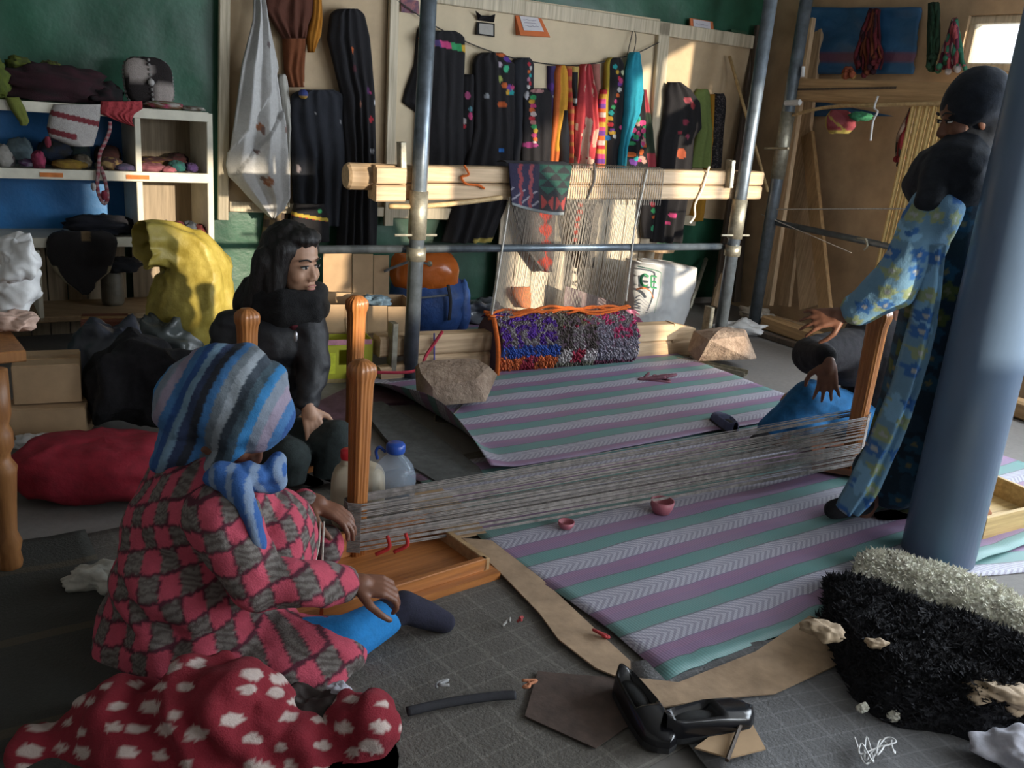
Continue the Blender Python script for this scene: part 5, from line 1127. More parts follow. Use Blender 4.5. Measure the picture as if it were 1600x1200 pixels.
# clutter at the right of the loom, on the concrete
bagblob('plastic_bag', fl(1160, 528) + Vector((0, .1, .05)), (.17, .1, .055), WHITEPL, 'torn white plastic bag on the concrete near the boulder', 'bag', 21, .35, 2.2, .002)
bagblob('paper_sack', fl(1165, 510) + Vector((.1, .18, .06)), (.12, .08, .05), M('pale_paper', (0.5, 0.45, 0.38)), 'crumpled pale paper sack behind the torn white bag', 'sack', 22, .3, 2.2, .002)
for k, (x0, y0, x1, y1, m, l) in enumerate([(1186, 492, 1298, 518, PINE, 'long pale lath lying on the concrete below the second loom'), (1205, 476, 1300, 494, PALE, 'pale batten lying parallel to the brown wall'), (1185, 520, 1262, 545, DKWOOD, 'dark steel angle lying on the concrete floor')]):
    one('floor_lath', g_beam(fl(x0, y0, .02 + .0), fl(x1, y1, .02), .05, .036), m, l, 'lath')
one('valve_fitting', join(g_lathe([(.04, 0), (.05, .02), (.05, .08), (.03, .1), (.03, .13), (.045, .14), (.045, .16)], fl(1203, 486), n=16), g_tube([fl(1203, 486) + Z * .1, fl(1203, 486) + Z * .1 + Vector((.1, -.03, 0))], .025, 10)), STEEL, 'dark metal valve fitting standing at the second loom foot', 'fitting', smooth=True)
one('small_bundle', g_ell(fl(1222, 495) + Z * .03, (.07, .05, .03), amp=.3, floor=.001), M('grey_rag', (0.25, 0.23, 0.2)), 'grey rag bundle beside the metal valve fitting', 'rag', smooth=True)
# ================================================================ UPTURNED TABLES USED AS WARPING FRAME
def fluted_leg(b, h, r=0.031):
    return g_lathe([(r * .80, 0), (r * .82, h * .3), (r * .96, h * .86), (r * 1.02, h * .90), (r * 1.18, h * .925), (r * 1.2, h * .955), (r * 1.1, h * .975), (r * .55, h * 1.0)], b, n=64, sq=4.0, flute=16)
VARX = wood('varnished_rail', (0.36, 0.125, 0.032), (0.54, 0.21, 0.06), r=0.38, axis=0, coat=0.3, rz=40)
leg1 = fl(556, 862, .03)
ta = Vector((math.cos(math.radians(40)), math.sin(math.radians(40)), 0)); tb_ = Vector((-ta.y, ta.x, 0))
cr = fl(781, 906)                # right front corner of the upturned top
o1 = flr(leg1) - cr; al, ac = o1.dot(ta), o1.dot(tb_)
tA = thing('upturned_table', 'varnished orange table turned upside down, its leg holding the warp by the weaver', 'table', cr)
WID = ac + .06; LEN = .60
def TA(l, w, z): return cr + ta * l + tb_ * w + Z * z
part('table_top', g_prism([TA(0, 0, .002), TA(0, WID, .002), TA(-LEN, WID, .002), TA(-LEN, 0, .002)], Z * .024), VARX, tA)
part('apron', g_beam(TA(-.03, ac, .065), TA(-LEN + .04, ac, .065), .022, .078), VARX, tA)
part('apron', g_beam(TA(-.03, .04, .045), TA(-LEN + .04, .04, .045), .02, .04), VARX, tA)
part('end_rail', g_beam(TA(-.03, .03, .045), TA(-.03, ac, .045), .02, .04), wood('pale_end', (0.42, 0.26, 0.12), (0.5, 0.33, 0.17)), tA)
LH = at(562, 562, leg1.y).z - .026
part('leg', fluted_leg(flr(leg1) + Z * .026, LH), VARN, tA, smooth=True)
# table B: two legs seen around the dark-haired woman
g2, g3 = fl(558, 462, LH + .026), fl(386, 482, LH + .026)
b2_, b3_ = flr(g2), flr(g3); e = (b2_ - b3_).normalized(); en = Vector((-e.y, e.x, 0))
tB = thing('upturned_table', 'second upturned varnished table with two posts flanking the dark-haired woman', 'table', (b2_ + b3_) / 2)
for p in (b2_, b3_): part('leg', fluted_leg(p + Z * .026, LH), VARN, tB, smooth=True)
part('table_top', g_prism([b3_ - e * .05 - en * .05 + Z * .002, b2_ + e * .05 - en * .05 + Z * .002, b2_ + e * .05 + en * .5 + Z * .002, b3_ - e * .05 + en * .5 + Z * .002], Z * .024), VARX, tB)
part('apron', g_beam(b3_ + Z * .06, b2_ + Z * .06, .02, .07), VARX, tB)
# table C at the far end of the warp
rbs = fl(1322, 748)
tC = thing('upturned_table', 'upturned table whose fluted post holds the far end of the warp', 'table', rbs)
part('leg', fluted_leg(rbs + Z * .026, at(1362, 478, rbs.y).z - .026, .036), VARN, tC, smooth=True)
c1_ = Vector((math.cos(math.radians(-15)), math.sin(math.radians(-15)), 0)); c2_ = Vector((-c1_.y, c1_.x, 0))
part('table_top', g_prism([rbs - c1_ * .14 - c2_ * .05 + Z * .002 + Z * .03, rbs + c1_ * .35 - c2_ * .05 + Z * .032, rbs + c1_ * .35 + c2_ * .5 + Z * .032, rbs - c1_ * .14 + c2_ * .5 + Z * .032], Z * .024), wood('brown_varnish', (0.16, 0.06, 0.03), (0.26, 0.10, 0.045), r=.4), tC)
part('apron', g_beam(rbs - c1_ * .1 + Z * .09, rbs + c1_ * .3 + Z * .09, .02, .07), MATS['brown_varnish'], tC)
# the warp
random.seed(21); W = []
dirw = (flr(rbs) - flr(leg1)).normalized(); sw = Vector((-dirw.y, dirw.x, 0))
for k in range(96):
    t = random.random(); side = 1 if k % 2 else -1
    za, zb = lerp(.045, .20, t) , lerp(.075, .285, t) + random.uniform(-.006, .006)
    a = flr(leg1) + sw * side * .034 + Z * za; b = flr(rbs) + sw * side * .04 + Z * zb
    m = a.lerp(b, .5) - Z * random.uniform(.0, .012)
    W.append(g_tube([a, a.lerp(m, .5) - Z * .003, m, m.lerp(b, .5) - Z * .003, b], random.choice([.0013, .0016, .002]), 4))
for p, z0, z1, r in ((flr(leg1), .045, .20, .036), (flr(rbs), .075, .285, .042)):
    for k in range(34):
        z = lerp(z0, z1, k / 33); s = -1 if p == flr(leg1) else 1
        W.append(g_tube([p + sw * r + Z * z, p + dirw * s * r * .95 + sw * r * .5 + Z * z, p + dirw * s * r * 1.05 + Z * z, p + dirw * s * r * .95 - sw * r * .5 + Z * z, p - sw * r + Z * z], .002, 4))
wp_ = thing('stretched_warp', 'long grey wool warp stretched between the upturned table legs above the mat', 'yarn', flr(leg1).lerp(flr(rbs), .5) + Z * .05)
part('threads', join(*W), M('undyed_wool', (0.24, 0.215, 0.20), r=.95, var=.4, sc=40, bump=0), wp_, kind='stuff')
for k, x in enumerate((590, 618)):
    a = at(x + 6, 826 - k * 4, leg1.y + .0); part('marker_yarn', g_tube(curve([a - sw * .05, a - Z * .035 - sw * .055 + dirw * .005, a - Z * .06 - sw * .04 - dirw * .03]), .006, 6), M('red_yarn', (0.5, 0.03, 0.03)), wp_, smooth=True)

# ================================================================ BOTTLES
bb = fl(612, 838)
def bottle():
    t = thing('water_bottle', 'large clear ribbed plastic water bottle with blue cap', 'bottle', bb)
    R_ = .068; pr = [(R_ * .9, .0), (R_, .012)]
    for k in range(9): pr += [(R_, .02 + k * .018), (R_ * .96, .029 + k * .018)]
    pr += [(R_, .19), (R_ * .97, .215), (R_ * .82, .245), (R_ * .55, .268), (R_ * .36, .278), (R_ * .34, .292)]
    part('body', g_lathe(pr, bb, n=28), M('clear_plastic', (0.50, 0.62, 0.78), r=.1, var=.05, bump=0, alpha=.25), t, smooth=True)
    part('cap', g_lathe([(R_ * .42, .288), (R_ * .44, .292), (R_ * .44, .312), (R_ * .36, .318)], bb, n=20), M('blue_plastic', (0.02, 0.08, 0.40), r=.35, var=.1, bump=0), t, smooth=True)
    part('handle', g_tube(curve([bb + Vector((-.03, .0, .285)), bb + Vector((-.05, 0, .30)), bb + Vector((-.06, 0, .285)), bb + Vector((-.055, .0, .26))]), .005, 6), MATS['blue_plastic'], t, smooth=True)
bottle()
jb = fl(548, 846) + Vector((0, .10, 0))
t = thing('jerrycan', 'translucent cream plastic jerrycan with red cap behind the table leg', 'jerrycan', jb)
part('body', g_ell(jb + Z * .11, (.085, .06, .112), rotz(.1), 32, 20, .02, 2, 3, 4.0, .001), M('cream_plastic', (0.52, 0.45, 0.33), r=.4, var=.1, sc=6, bump=.03), t, smooth=True)
part('neck', g_lathe([(.03, .2), (.022, .225), (.02, .24)], jb + Vector((-.035, 0, 0)), n=16), MATS['cream_plastic'], t, smooth=True)
part('cap', g_lathe([(.022, .235), (.024, .24), (.024, .262), (.02, .266)], jb + Vector((-.035, 0, 0)), n=18), M('red_plastic', (0.5, 0.02, 0.03), r=.35, bump=0), t, smooth=True)

# ================================================================ SMALL THINGS ON THE FLOOR
def bowl(p, r, h, label, nm, mat):
    one(nm, g_lathe([(r * .7, 0), (r * .95, h * .5), (r, h), (r * .9, h), (r * .8, h * .5), (r * .55, h * .2), (0.001, h * .2)], p, n=20), mat, label, nm.split('_')[-1], smooth=True)
PNKP = M('pink_plastic', (0.42, 0.13, 0.16), r=.4, var=.12, bump=.03)
bowl(fl(1033, 800, .02), .042, .045, 'small pink plastic bowl on the striped mat', 'pink_bowl', PNKP)
bowl(fl(884, 824, .02), .028, .022, 'small pink bottle lid under the warp threads', 'lid_cup', PNKP)
def shoe(p, ang, L, mat, inner, label, gl=True):
    """slip-on shoe: sole, upper with opening, lining"""
    R = rotz(ang); p = Vector(p)
    t = thing('shoe', label, 'shoe', p)
    def foot(u):   # half width along length
        return L * (.135 + .055 * math.sin(u * 2.6 - .5)) * (min(1, (1 - u) / .16) ** .5 if u > .84 else 1) * (min(1, (u + .02) / .12) ** .5 if u < .1 else 1)
    n = 24; pts = [(u * L - L / 2, foot(u)) for u in [i / n for i in range(n + 1)]]
    out = [(x, w) for x, w in pts] + [(x, -w) for x, w in pts[::-1]]
    part('sole', g_prism([p + R @ Vector((x, y, .002)) for x, y in out], Z * .014), M('black_rubber', (0.012, 0.012, 0.013), r=.7), t)
    V, F = [], []; m = 14; op = (.06, .58)
    H1 = lambda u: L * (.23 - .06 * u if u < .5 else lerp(.20, .12, min(1, (u - .5) / .4)) * (1 if u < .92 else .75))
    for i in range(n + 1):
        u = i / n; w = foot(u) * .97; h = H1(u)
        for j in range(m + 1):
            a = math.pi * j / m; y = w * math.copysign(abs(math.cos(a)) ** .6, math.cos(a)); z = .014 + h * math.sin(a) ** .7
            if op[0] < u < op[1]:
                k = min(1, min(u - op[0], op[1] - u) / .08)
                y2 = y if abs(y) > w * .62 else math.copysign(w * .62, math.cos(a) if j != m / 2 else 1); z2 = min(z, .014 + h * .85) if abs(y) > w * .62 else .035
                y, z = lerp(y, y2, k), lerp(z, z2, k)
            V.append(p + R @ Vector((u * L - L / 2, y, z)))
    for i in range(n):
        for j in range(m): q = i * (m + 1) + j; F.append((q, q + 1, q + m + 2, q + m + 1))
    part('upper', (V, F), mat, t, smooth=True)
    part('lining', g_ell(p + R @ Vector((L * -.19, 0, .035)), (L * .24, foot(.3) * .66, .014), R, 16, 8), inner, t, smooth=True)
INN = M('black_lining', (0.01, 0.01, 0.01), r=.95)
shoe(fl(1003, 1125, .01), math.radians(112 + 180), .245, BLK, INN, 'black shiny slip-on shoe lying toe forward beside its pair')
shoe(fl(1105, 1138, .02), math.radians(25), .245, BLK, INN, 'black shiny slip-on shoe pointing along the mat edge')
shoe(fl(1132, 668, .02), math.radians(100), .23, M('slate_felt', (0.07, 0.08, 0.15), r=.9), INN, 'slate blue slipper standing on the far end of the mat')
random.seed(2)
pts = [fl(x, y, .022) for x, y in [(636, 1112), (670, 1104), (705, 1097), (745, 1091), (780, 1087), (806, 1086)]]
one('black_strap', g_tube(curve(pts), .011, 8, flat=.5), M('black_webbing'), 'short black strap lying on the grey carpet', 'strap', smooth=True)
outline('cardboard_scrap', [(1112, 1150), (1168, 1120), (1196, 1172), (1140, 1186), (1085, 1170)], .03, .004, CARD, 'torn cardboard scrap on the carpet beside the shoe', 'cardboard')
one('dark_stick', g_tube([fl(1158, 1130, .045), fl(1136, 1188, .04)], .005, 6), DKWOOD, 'thin dark stick lying over the cardboard scrap', 'stick')
random.seed(8); cx_, cy_ = 1365, 1172
pts = [fl(1340 + 60 * random.random(), 1150 + 46 * random.random(), .034 + .012 * random.random()) for _ in range(16)]
one('thread_tangle', g_tube(curve([fl(1335, 1152, .035)] + pts), .0022, 5), WHITEPL, 'tangle of white thread on the blue-grey carpet', 'thread', smooth=True)
for k, (x, y, c, l) in enumerate([(826, 1072, (0.5, 0.2, 0.1), 'orange yarn scrap at the tip of the black strap'), (690, 1070, (0.3, 0.3, 0.3), 'grey fluff scrap on the carpet behind the black strap'), (818, 968, (0.35, 0.05, 0.05), 'red yarn scrap beside the tan strip'), (795, 975, (0.3, 0.29, 0.27), 'pale wool scrap near the upturned table'), (938, 996, (0.4, 0.04, 0.04), 'red yarn scrap lying on the tan strip')]):
    p = fl(x, y, .02); one('yarn_scrap', g_tube(curve([p + Vector((random.uniform(-.02, .02), random.uniform(-.02, .02), random.uniform(.002, .012))) for _ in range(5)]), .004, 6), M('scrap_%d' % k, c), l, 'yarn', smooth=True)
# knot of reddish yarn on mat near the loom
random.seed(4)
p = fl(1020, 592, .03); one('yarn_bunch', g_tube(curve([p + Vector((random.gauss(0, .055), random.gauss(0, .04), abs(random.gauss(0, .015)))) for _ in range(16)]), .008, 6), M('plum_yarn', (0.16, 0.06, 0.08)), 'loose bunch of plum yarn on the mat before the rolled rug', 'yarn', smooth=True)

# ================================================================ BLACK FLEECES (right front)
FURB = M('black_fleece', (0.010, 0.010, 0.014), r=.95, var=.5, sc=40, bump=.8, dist=.02)
FURW = M('cream_fleece', (0.86, 0.80, 0.68), r=1.0, var=.25, sc=40, bump=.8, dist=.02)
HIDE = M('raw_hide', (0.34, 0.25, 0.16), r=.8, var=.3, sc=8)
def fleece(name, pix, hts, mat, tuft, label, seed, n=2400, base=.02, L=.03, nu=34, nv=12, edge=None):
    """pelt heap: pix = two pixel polylines (front, back) on the floor, hts = height along the middle"""
    fr, bk = [[fl(x, y, base) for x, y in q] for q in pix]
    fr, bk = curve(fr, 8), curve(bk, 8); G = []
    def samp(P, t): f_ = t * (len(P) - 1); i = min(int(f_), len(P) - 2); return P[i].lerp(P[i + 1], f_ - i)
    random.seed(seed)
    for i in range(nv + 1):
        v = i / nv; row = []
        for j in range(nu + 1):
            u = j / nu; p = samp(fr, u).lerp(samp(bk, u), v)
            h = hts * (math.sin(math.pi * min(1, max(0, v))) ** .6) * (min(1, u / .1, (1 - u) / .06 + .3) ** .6)
            row.append(p + Z * (h * (1 + .35 * fbm((u * 4, v * 3, seed), 1.2))) + Vector((fbm((u * 8, v * 4, seed), 1), fbm((u * 8, v * 4, seed + 9), 1), 0)) * .02)
        G.append(row)
    V, F = g_grid(G, .012, (0, 0, 1)); V = [Vector((v.x, v.y, max(v.z, base - .004))) for v in V]
    t = thing(name, label, 'fleece', flr(samp(fr, .5)))
    part('pelt', (V, F), mat, t, smooth=True)
    TV, TF = [], []
    for _ in range(n):
        i, j = random.randrange(nv), random.randrange(nu); p = G[i][j].lerp(G[i + 1][j + 1], random.random())
        d = Vector((random.gauss(0, .8), random.gauss(0, .8), random.uniform(.2, 1))).normalized(); s = d.orthogonal().normalized() * .005; q = d.cross(s).normalized() * .005
        k = len(TV); tip = p + d * L * random.uniform(.4, 1.2); TV += [p + s, p - s * .5 + q, p - s * .5 - q, tip]; TF += [(k, k + 1, k + 3), (k + 1, k + 2, k + 3), (k + 2, k, k + 3)]
    part('wool_tufts', (TV, TF), tuft, t, kind='stuff')
    return t, G
fleece('black_fleece', [[(1285, 975), (1370, 1060), (1470, 1110), (1570, 1150), (1660, 1180)], [(1290, 905), (1380, 925), (1480, 960), (1580, 1000), (1660, 1040)]], .075, FURB, FURB, 'large black sheep fleece folded on the carpet beside the pillar', 3, n=5200)
fleece('black_fleece', [[(1292, 1010), (1330, 1080), (1380, 1125), (1440, 1140), (1560, 1160)], [(1275, 965), (1340, 985), (1410, 1035), (1500, 1070), (1590, 1090)]], .095, FURB, FURB, 'second black fleece with pale hide edge lying in front of the large one', 5, n=3800)
fleece('white_fleece', [[(1335, 895), (1400, 925), (1480, 955), (1560, 990), (1660, 1045)], [(1338, 868), (1410, 880), (1500, 905), (1590, 945), (1680, 1000)]], .06, FURW, FURW, 'cream white fleece strip along the back of the black fleece', 7, n=3200, L=.022)
bagblob('hide_flap', fl(1285, 985, .13), (.055, .04, .02), HIDE, 'pale raw hide flap at the tip of the black fleece', 'hide', 5, .25, 2.4)
bagblob('hide_flap', fl(1368, 1005, .14), (.032, .022, .012), HIDE, 'small pale hide patch on the black fleece', 'hide', 6, .25, 2.4)
bagblob('hide_flap', fl(1560, 1085, .10), (.085, .06, .03), HIDE, 'tan raw hide fold at the end of the black fleeces', 'hide', 7, .25, 2.4)
for k, (x, y) in enumerate([(1348, 1108), (1396, 1120)]): bagblob('wool_clump', fl(x, y, .035), (.016, .012, .014), FURW, ['tiny white wool clump at the fleece edge', 'white wool clump below the black fleece edge'][k], 'wool', 8 + k, .4)
bagblob('white_cloth', fl(1590, 1195, .05) + Vector((.03, .02, 0)), (.11, .09, .06), M('bluish_white_cloth', (0.42, 0.42, 0.48), var=.3, sc=20), 'crumpled bluish white cloth beside the black fleece', 'cloth', 15, .35, 2.2, .02)
# yellow crate behind the pillar
yc = fl(1530, 848); yd = Vector((.86, .5, 0)).normalized(); yn = Vector((-yd.y, yd.x, 0))
YCR = wood('crate_pine', (0.46, 0.30, 0.11), (0.62, 0.43, 0.18), rz=30)
t = thing('wooden_crate', 'low yellow pine crate with wool scraps on the pale striped mat', 'crate', yc)
def YC(l, w, z): return yc + yd * l + yn * w + Z * (z + .012)
part('side', g_beam(YC(0, 0, .045), YC(.42, 0, .045), .016, .085), YCR, t); part('side', g_beam(YC(0, .26, .045), YC(.42, .26, .045), .016, .085), YCR, t)
part('end', g_beam(YC(0, 0, .045), YC(0, .26, .045), .016, .085), YCR, t); part('end', g_beam(YC(.42, 0, .045), YC(.42, .26, .045), .016, .085), YCR, t)
part('bottom', g_prism([YC(0, 0, 0), YC(.42, 0, 0), YC(.42, .26, 0), YC(0, .26, 0)], Z * .01), YCR, t)
bagblob('wool_ball', YC(.09, .12, .075), (.06, .05, .045), M('pinkish_wool', (0.45, 0.36, 0.35), var=.3, sc=40, bump=.5), 'pale pinkish wool ball in the pine crate', 'wool', 31, .2)
bagblob('wool_ball', YC(.04, .04, .07), (.035, .03, .03), M('rust_wool', (0.36, 0.15, 0.07), var=.3, sc=40, bump=.5), 'rust wool ball in the corner of the pine crate', 'wool', 32, .2)
bagblob('striped_bundle', YC(.2, .42, .10), (.14, .09, .10), M('striped_wrap', (0.30, 0.31, 0.29), var=.25, sc=30, stretch=(1, 1, 12)), 'pale striped cloth bundle behind the pine crate', 'bundle', 33, .15, 2.4, .012)

# ================================================================ RED DOTTED BLANKET (front left)
def blanket():
    P = [g_ell(at(350, 1150, 1.62), (.17, .13, .165), None, 28, 18, .12, 2.2, 3), g_ell(at(215, 1180, 1.60), (.20, .14, .155), None, 28, 18, .1, 2.2, 4), g_ell(at(95, 1235, 1.55), (.16, .14, .14), None, 24, 14, .1, 2, 5),
         g_ell(at(565, 1165, 1.66), (.085, .10, .135), None, 24, 16, .1, 2.4, 6), g_ell(at(500, 1225, 1.60), (.16, .12, .10), None, 24, 14, .1, 2, 7), g_ell(at(430, 1180, 1.60), (.13, .08, .11), None, 24, 14, .1, 2, 8), g_ell(at(300, 1260, 1.52), (.34, .16, .12), None, 24, 14, .05, 2, 9)]
    P += g_chain([at(300, 1055, 1.66), at(345, 1035, 1.72), at(345, 1085, 1.66)], [.035, .03, .04])
    V, F = g_union(P, .009, 6, disp=lambda v: .016 * math.sin(v.x * 42 + v.z * 30 + 4 * fbm(v, 4)) * .7 + .012 * fbm(v, 11))
    return [Vector((v.x, v.y, max(v.z, .012))) for v in V], F
random.seed(17)
def dots(i, v):
    s = .058; q = Vector((v.x / s + .35 * math.sin(v.z * 20), v.z / s + v.y / s * .8, 0)); cx, cy = math.floor(q.x), math.floor(q.y)
    rr = random.Random(cx * 928371 + cy * 1237); ox, oy, r, ok = rr.uniform(.3, .7), rr.uniform(.3, .7), rr.uniform(.17, .32), rr.random()
    dx, dy = q.x - cx - ox, q.y - cy - oy
    if ok < .85 and (dx * .8) ** 2 + (dy * 1.1) ** 2 < r * r: return (0.52, 0.42, 0.38)
    return (0.22, 0.010, 0.022)
one('dotted_blanket', blanket(), M('red_fleece', vcol=True, var=.25, sc=80, bump=.5, r=.95), 'bunched red fleece blanket with irregular white dots', 'blanket', smooth=True, col=dots)
bagblob('dark_pouch', at(480, 1118, 1.68), (.09, .06, .07), M('dark_leather', (0.025, 0.017, 0.015), r=.6, var=.4), 'dark leather pouch lying in the fold of the red blanket', 'pouch', 41, .25)
bagblob('white_cloth', at(527, 1078, 1.72), (.03, .03, .022), M('bluish_white_cloth'), 'small pale blue cloth tucked beside the dark pouch', 'cloth', 42, .3)
one('yellow_ring', g_tube([at(405, 1108, 1.60) + Vector((math.cos(a) * .014, 0, math.sin(a) * .012)) for a in [k * .5 for k in range(13)]], .004, 6), M('yellow_plastic', (0.5, 0.4, 0.03), bump=0), 'small yellow ring lying by the dark pouch', 'ring', smooth=True)
# ================================================================ PEOPLE
def head_parts(c, fw, up, s=1.0):
    fw = Vector(fw).normalized(); up = Vector(up); up = (up - fw * up.dot(fw)).normalized(); lf = up.cross(fw)
    R = Matrix((fw, lf, up)).transposed(); c = Vector(c)
    def L(x, y, z): return c + R @ (Vector((x, y, z)) * s)
    def E(p, r, **k): return g_ell(L(*p), tuple(q * s for q in r), R, 24, 16, **k)
    P = [E((-.015, 0, .03), (.094, .074, .086)), E((.022, 0, -.03), (.062, .060, .085)), E((.044, 0, -.095), (.030, .028, .024)), E((.05, 0, -.065), (.036, .034, .03)),
         g_cap(L(.078, 0, .0), L(.096, 0, -.036), .008 * s, .011 * s), E((.088, .012, -.042), (.012, .008, .008)), E((.088, -.012, -.042), (.012, .008, .008)),
         E((.066, 0, .024), (.016, .044, .012)), E((.084, 0, -.066), (.010, .024, .0055)), E((.082, 0, -.078), (.011, .020, .007)), g_cap(L(-.02, 0, -.07), L(-.035, 0, -.19), .050 * s, .056 * s)]
    for y in (-1, 1): P += [E((.046, y * .034, -.035), (.032, .026, .030)), E((-.008, y * .076, -.018), (.018, .008, .030))]
    return P, L, R
def face_bits(root, L, R, s=1.0, dark=False):
    for y in (-1, 1):
        e = part('eye', g_ell(L(.0735, y * .029, -.001), (.010 * s, .013 * s, .0046 * s), R, 12, 8), EYEW, root, smooth=True)
        part('iris', g_ell(L(.081, y * .029, -.001), (.005 * s, .006 * s, .0046 * s), R, 10, 6), BLK, e, smooth=True)
        part('eyelid', g_tube(curve([L(.078, y * .014, .004), L(.086, y * .028, .0075), L(.072, y * .046, .002)]), .0026 * s, 6), HAIR, root, smooth=True)
        part('eyebrow', g_tube(curve([L(.086, y * .012, .021), L(.084, y * .030, .029), L(.066, y * .050, .022)]), .0036 * s, 6, flat=.6), HAIR, root, smooth=True)
    part('lips', g_union([g_ell(L(.0875, 0, -.0655), (.008 * s, .021 * s, .0045 * s), R, 14, 8), g_ell(L(.086, 0, -.0765), (.009 * s, .018 * s, .0060 * s), R, 14, 8)], .002, 2), M('lip_dark' if dark else 'lip_rose', (0.12, 0.03, 0.025) if dark else (0.42, 0.17, 0.14), r=.45, bump=0), root, smooth=True)
def hand_parts(w, d, n, side=1, s=1.0, curl=.5, spread=.1):
    """palm + five fingers; w wrist, d finger direction, n out of the palm side, side +1/-1 = thumb side"""
    w, d, n = Vector(w), Vector(d).normalized(), Vector(n); n = (n - d * n.dot(d)).normalized(); t = d.cross(n) * side
    P = [g_cap(w, w + d * .03 * s, .026 * s, .028 * s)]
    for k in range(4): P.append(g_cap(w + d * .02 * s + t * (k - 1.5) * -.012 * s, w + d * .082 * s + t * (k - 1.5) * -.019 * s, .015 * s, .0115 * s))
    ln = [.066, .076, .070, .054]
    for k in range(4):
        b = w + d * .085 * s + t * (k - 1.5) * -.019 * s; dd = (d + t * (k - 1.5) * -spread).normalized(); a = 0
        for seg, (f_, r) in enumerate(((.45, .0095), (.32, .0085), (.26, .0075))):
            a += curl * (.6 if seg == 0 else 1.0)
            v = dd * math.cos(a) + n * math.sin(a); e = b + v * ln[k] * f_ * 1.05 * s
            P.append(g_cap(b, e, r * s, (r - .0008) * s, 10, 3)); b = e
    b = w + d * .025 * s + t * .026 * s
    for f_, v, r in ((.045, (d * .6 + t * .8 + n * .25), .0125), (.034, (d * .85 + t * .4 + n * .4), .0105), (.024, (d * .95 + t * .1 + n * .45), .009)):
        e = b + v.normalized() * f_ * s; P.append(g_cap(b, e, r * s, (r - .001) * s, 10, 3)); b = e
    return P
def person(label, base): return thing('person', label, 'person', base)
def clampz(g, z): return [Vector((v.x, v.y, max(v.z, z))) for v in g[0]], g[1]

# ---------------- weaver in plaid shawl
p1b = fl(330, 1040); p1 = person('person in pink and grey plaid shawl and striped blue headscarf sitting on the floor', p1b)
hc = at(368, 660, 2.02)
HP, L1, R1 = head_parts(hc, (.80, -.12, -.58), (.45, .05, .9), 1.0)
nw, fw_ = at(545, 912, 1.93), at(478, 782, 2.20)
hip = at(330, 1010, 1.98)
body = HP + g_chain([at(335, 745, 2.03), at(325, 850, 2.0), hip], [.07, .13, .13]) + g_chain([at(345, 815, 1.86), at(405, 918, 1.82), nw], [.05, .042, .027]) + g_chain([at(410, 790, 2.12), at(430, 830, 2.18), fw_], [.05, .042, .027])
body += hand_parts(nw, (1, .25, -.15), (.1, .2, -1), -1, 1.0, .75) + hand_parts(fw_, (.9, -.1, -.25), (.05, -.1, -1), -1, 1.05, .45)
part('body', g_union(body, .0045, 5), SKIND, p1, smooth=True)
face_bits(p1, L1, R1, 1.0, True)
sh = [g_ell(at(325, 800, 1.99), (.165, .17, .13)), g_ell(at(285, 815, 2.03), (.13, .17, .17)), g_ell(at(305, 900, 1.99), (.195, .19, .20)), g_ell(at(325, 1000, 1.97), (.245, .22, .15)), g_ell(at(240, 990, 2.0), (.14, .19, .17)),
      g_ell(at(470, 1010, 1.92), (.16, .11, .07)), g_ell(at(430, 1040, 1.86), (.18, .09, .06)), g_cap(at(345, 735, 2.02), at(330, 800, 2.0), .085, .13), g_ell(at(430, 850, 2.03), (.10, .14, .13)), g_ell(at(512, 862, 2.17), (.04, .05, .075))]
sh += g_chain([at(345, 815, 1.86), at(400, 915, 1.815), at(470, 912, 1.85), at(535, 908, 1.92)], [.085, .066, .056, .045]) + g_chain([at(400, 790, 2.10), at(440, 815, 2.17), at(474, 788, 2.19)], [.08, .06, .045])
ax0 = at(330, 900, 2.0)
SHW = clampz(g_union(sh, .0075, 5, disp=lambda v: .012 * math.sin(28 * v.z + 14 * v.x + 5 * fbm(v, 3)) * (.4 + .6 * abs(fbm(v, 2.5))) + .006 * fbm(v, 12)), .008)
def plaid(i, v):
    a = math.atan2(v.x - ax0.x, -(v.y - ax0.y - .12)); u = a * .36 + .25 * max(0, v.x - ax0.x - .18); w = v.z + .015 * fbm(v, 5)
    p, q = (u * .97 + w * .26) / .054, (w * .97 - u * .26) / .054
    i_, j_, fp, fq = math.floor(p), math.floor(q), p % 1, q % 1
    if fq < .13 or fp < .07: return (0.10, 0.018, 0.035)
    if (i_ + j_) % 2 == 0: return (0.58, 0.085, 0.135)
    return (0.21, 0.185, 0.17) if math.sin(v.z * 560 + v.x * 120) > -.1 else (0.11, 0.09, 0.08)
part('shawl', SHW, M('plaid_wool', vcol=True, var=.35, sc=70, bump=.5, r=.98), p1, smooth=True, col=plaid)
sc = [g_ell(L1(-.035, 0, .045), (.142, .122, .128), R1, 30, 20), g_ell(L1(-.10, 0, -.02), (.10, .105, .11), R1), g_ell(L1(-.03, 0, .05), (.128, .108, .125), R1), g_cap(L1(-.06, 0, -.1), L1(-.05, 0, -.16), .075, .07)]
sc += g_chain([L1(.045, -.055, .03), L1(.05, -.066, -.03), L1(.035, -.05, -.09), L1(.035, 0, -.125), L1(.03, .055, -.09), L1(.045, .066, -.03)], [.022, .022, .026, .03, .026, .022])
SCG = g_union(sc, .0055, 5, disp=lambda v: .005 * math.sin(70 * (v - hc).dot(R1.col[0]) + 3 * fbm(v, 6)) + .006 * fbm(v, 14))
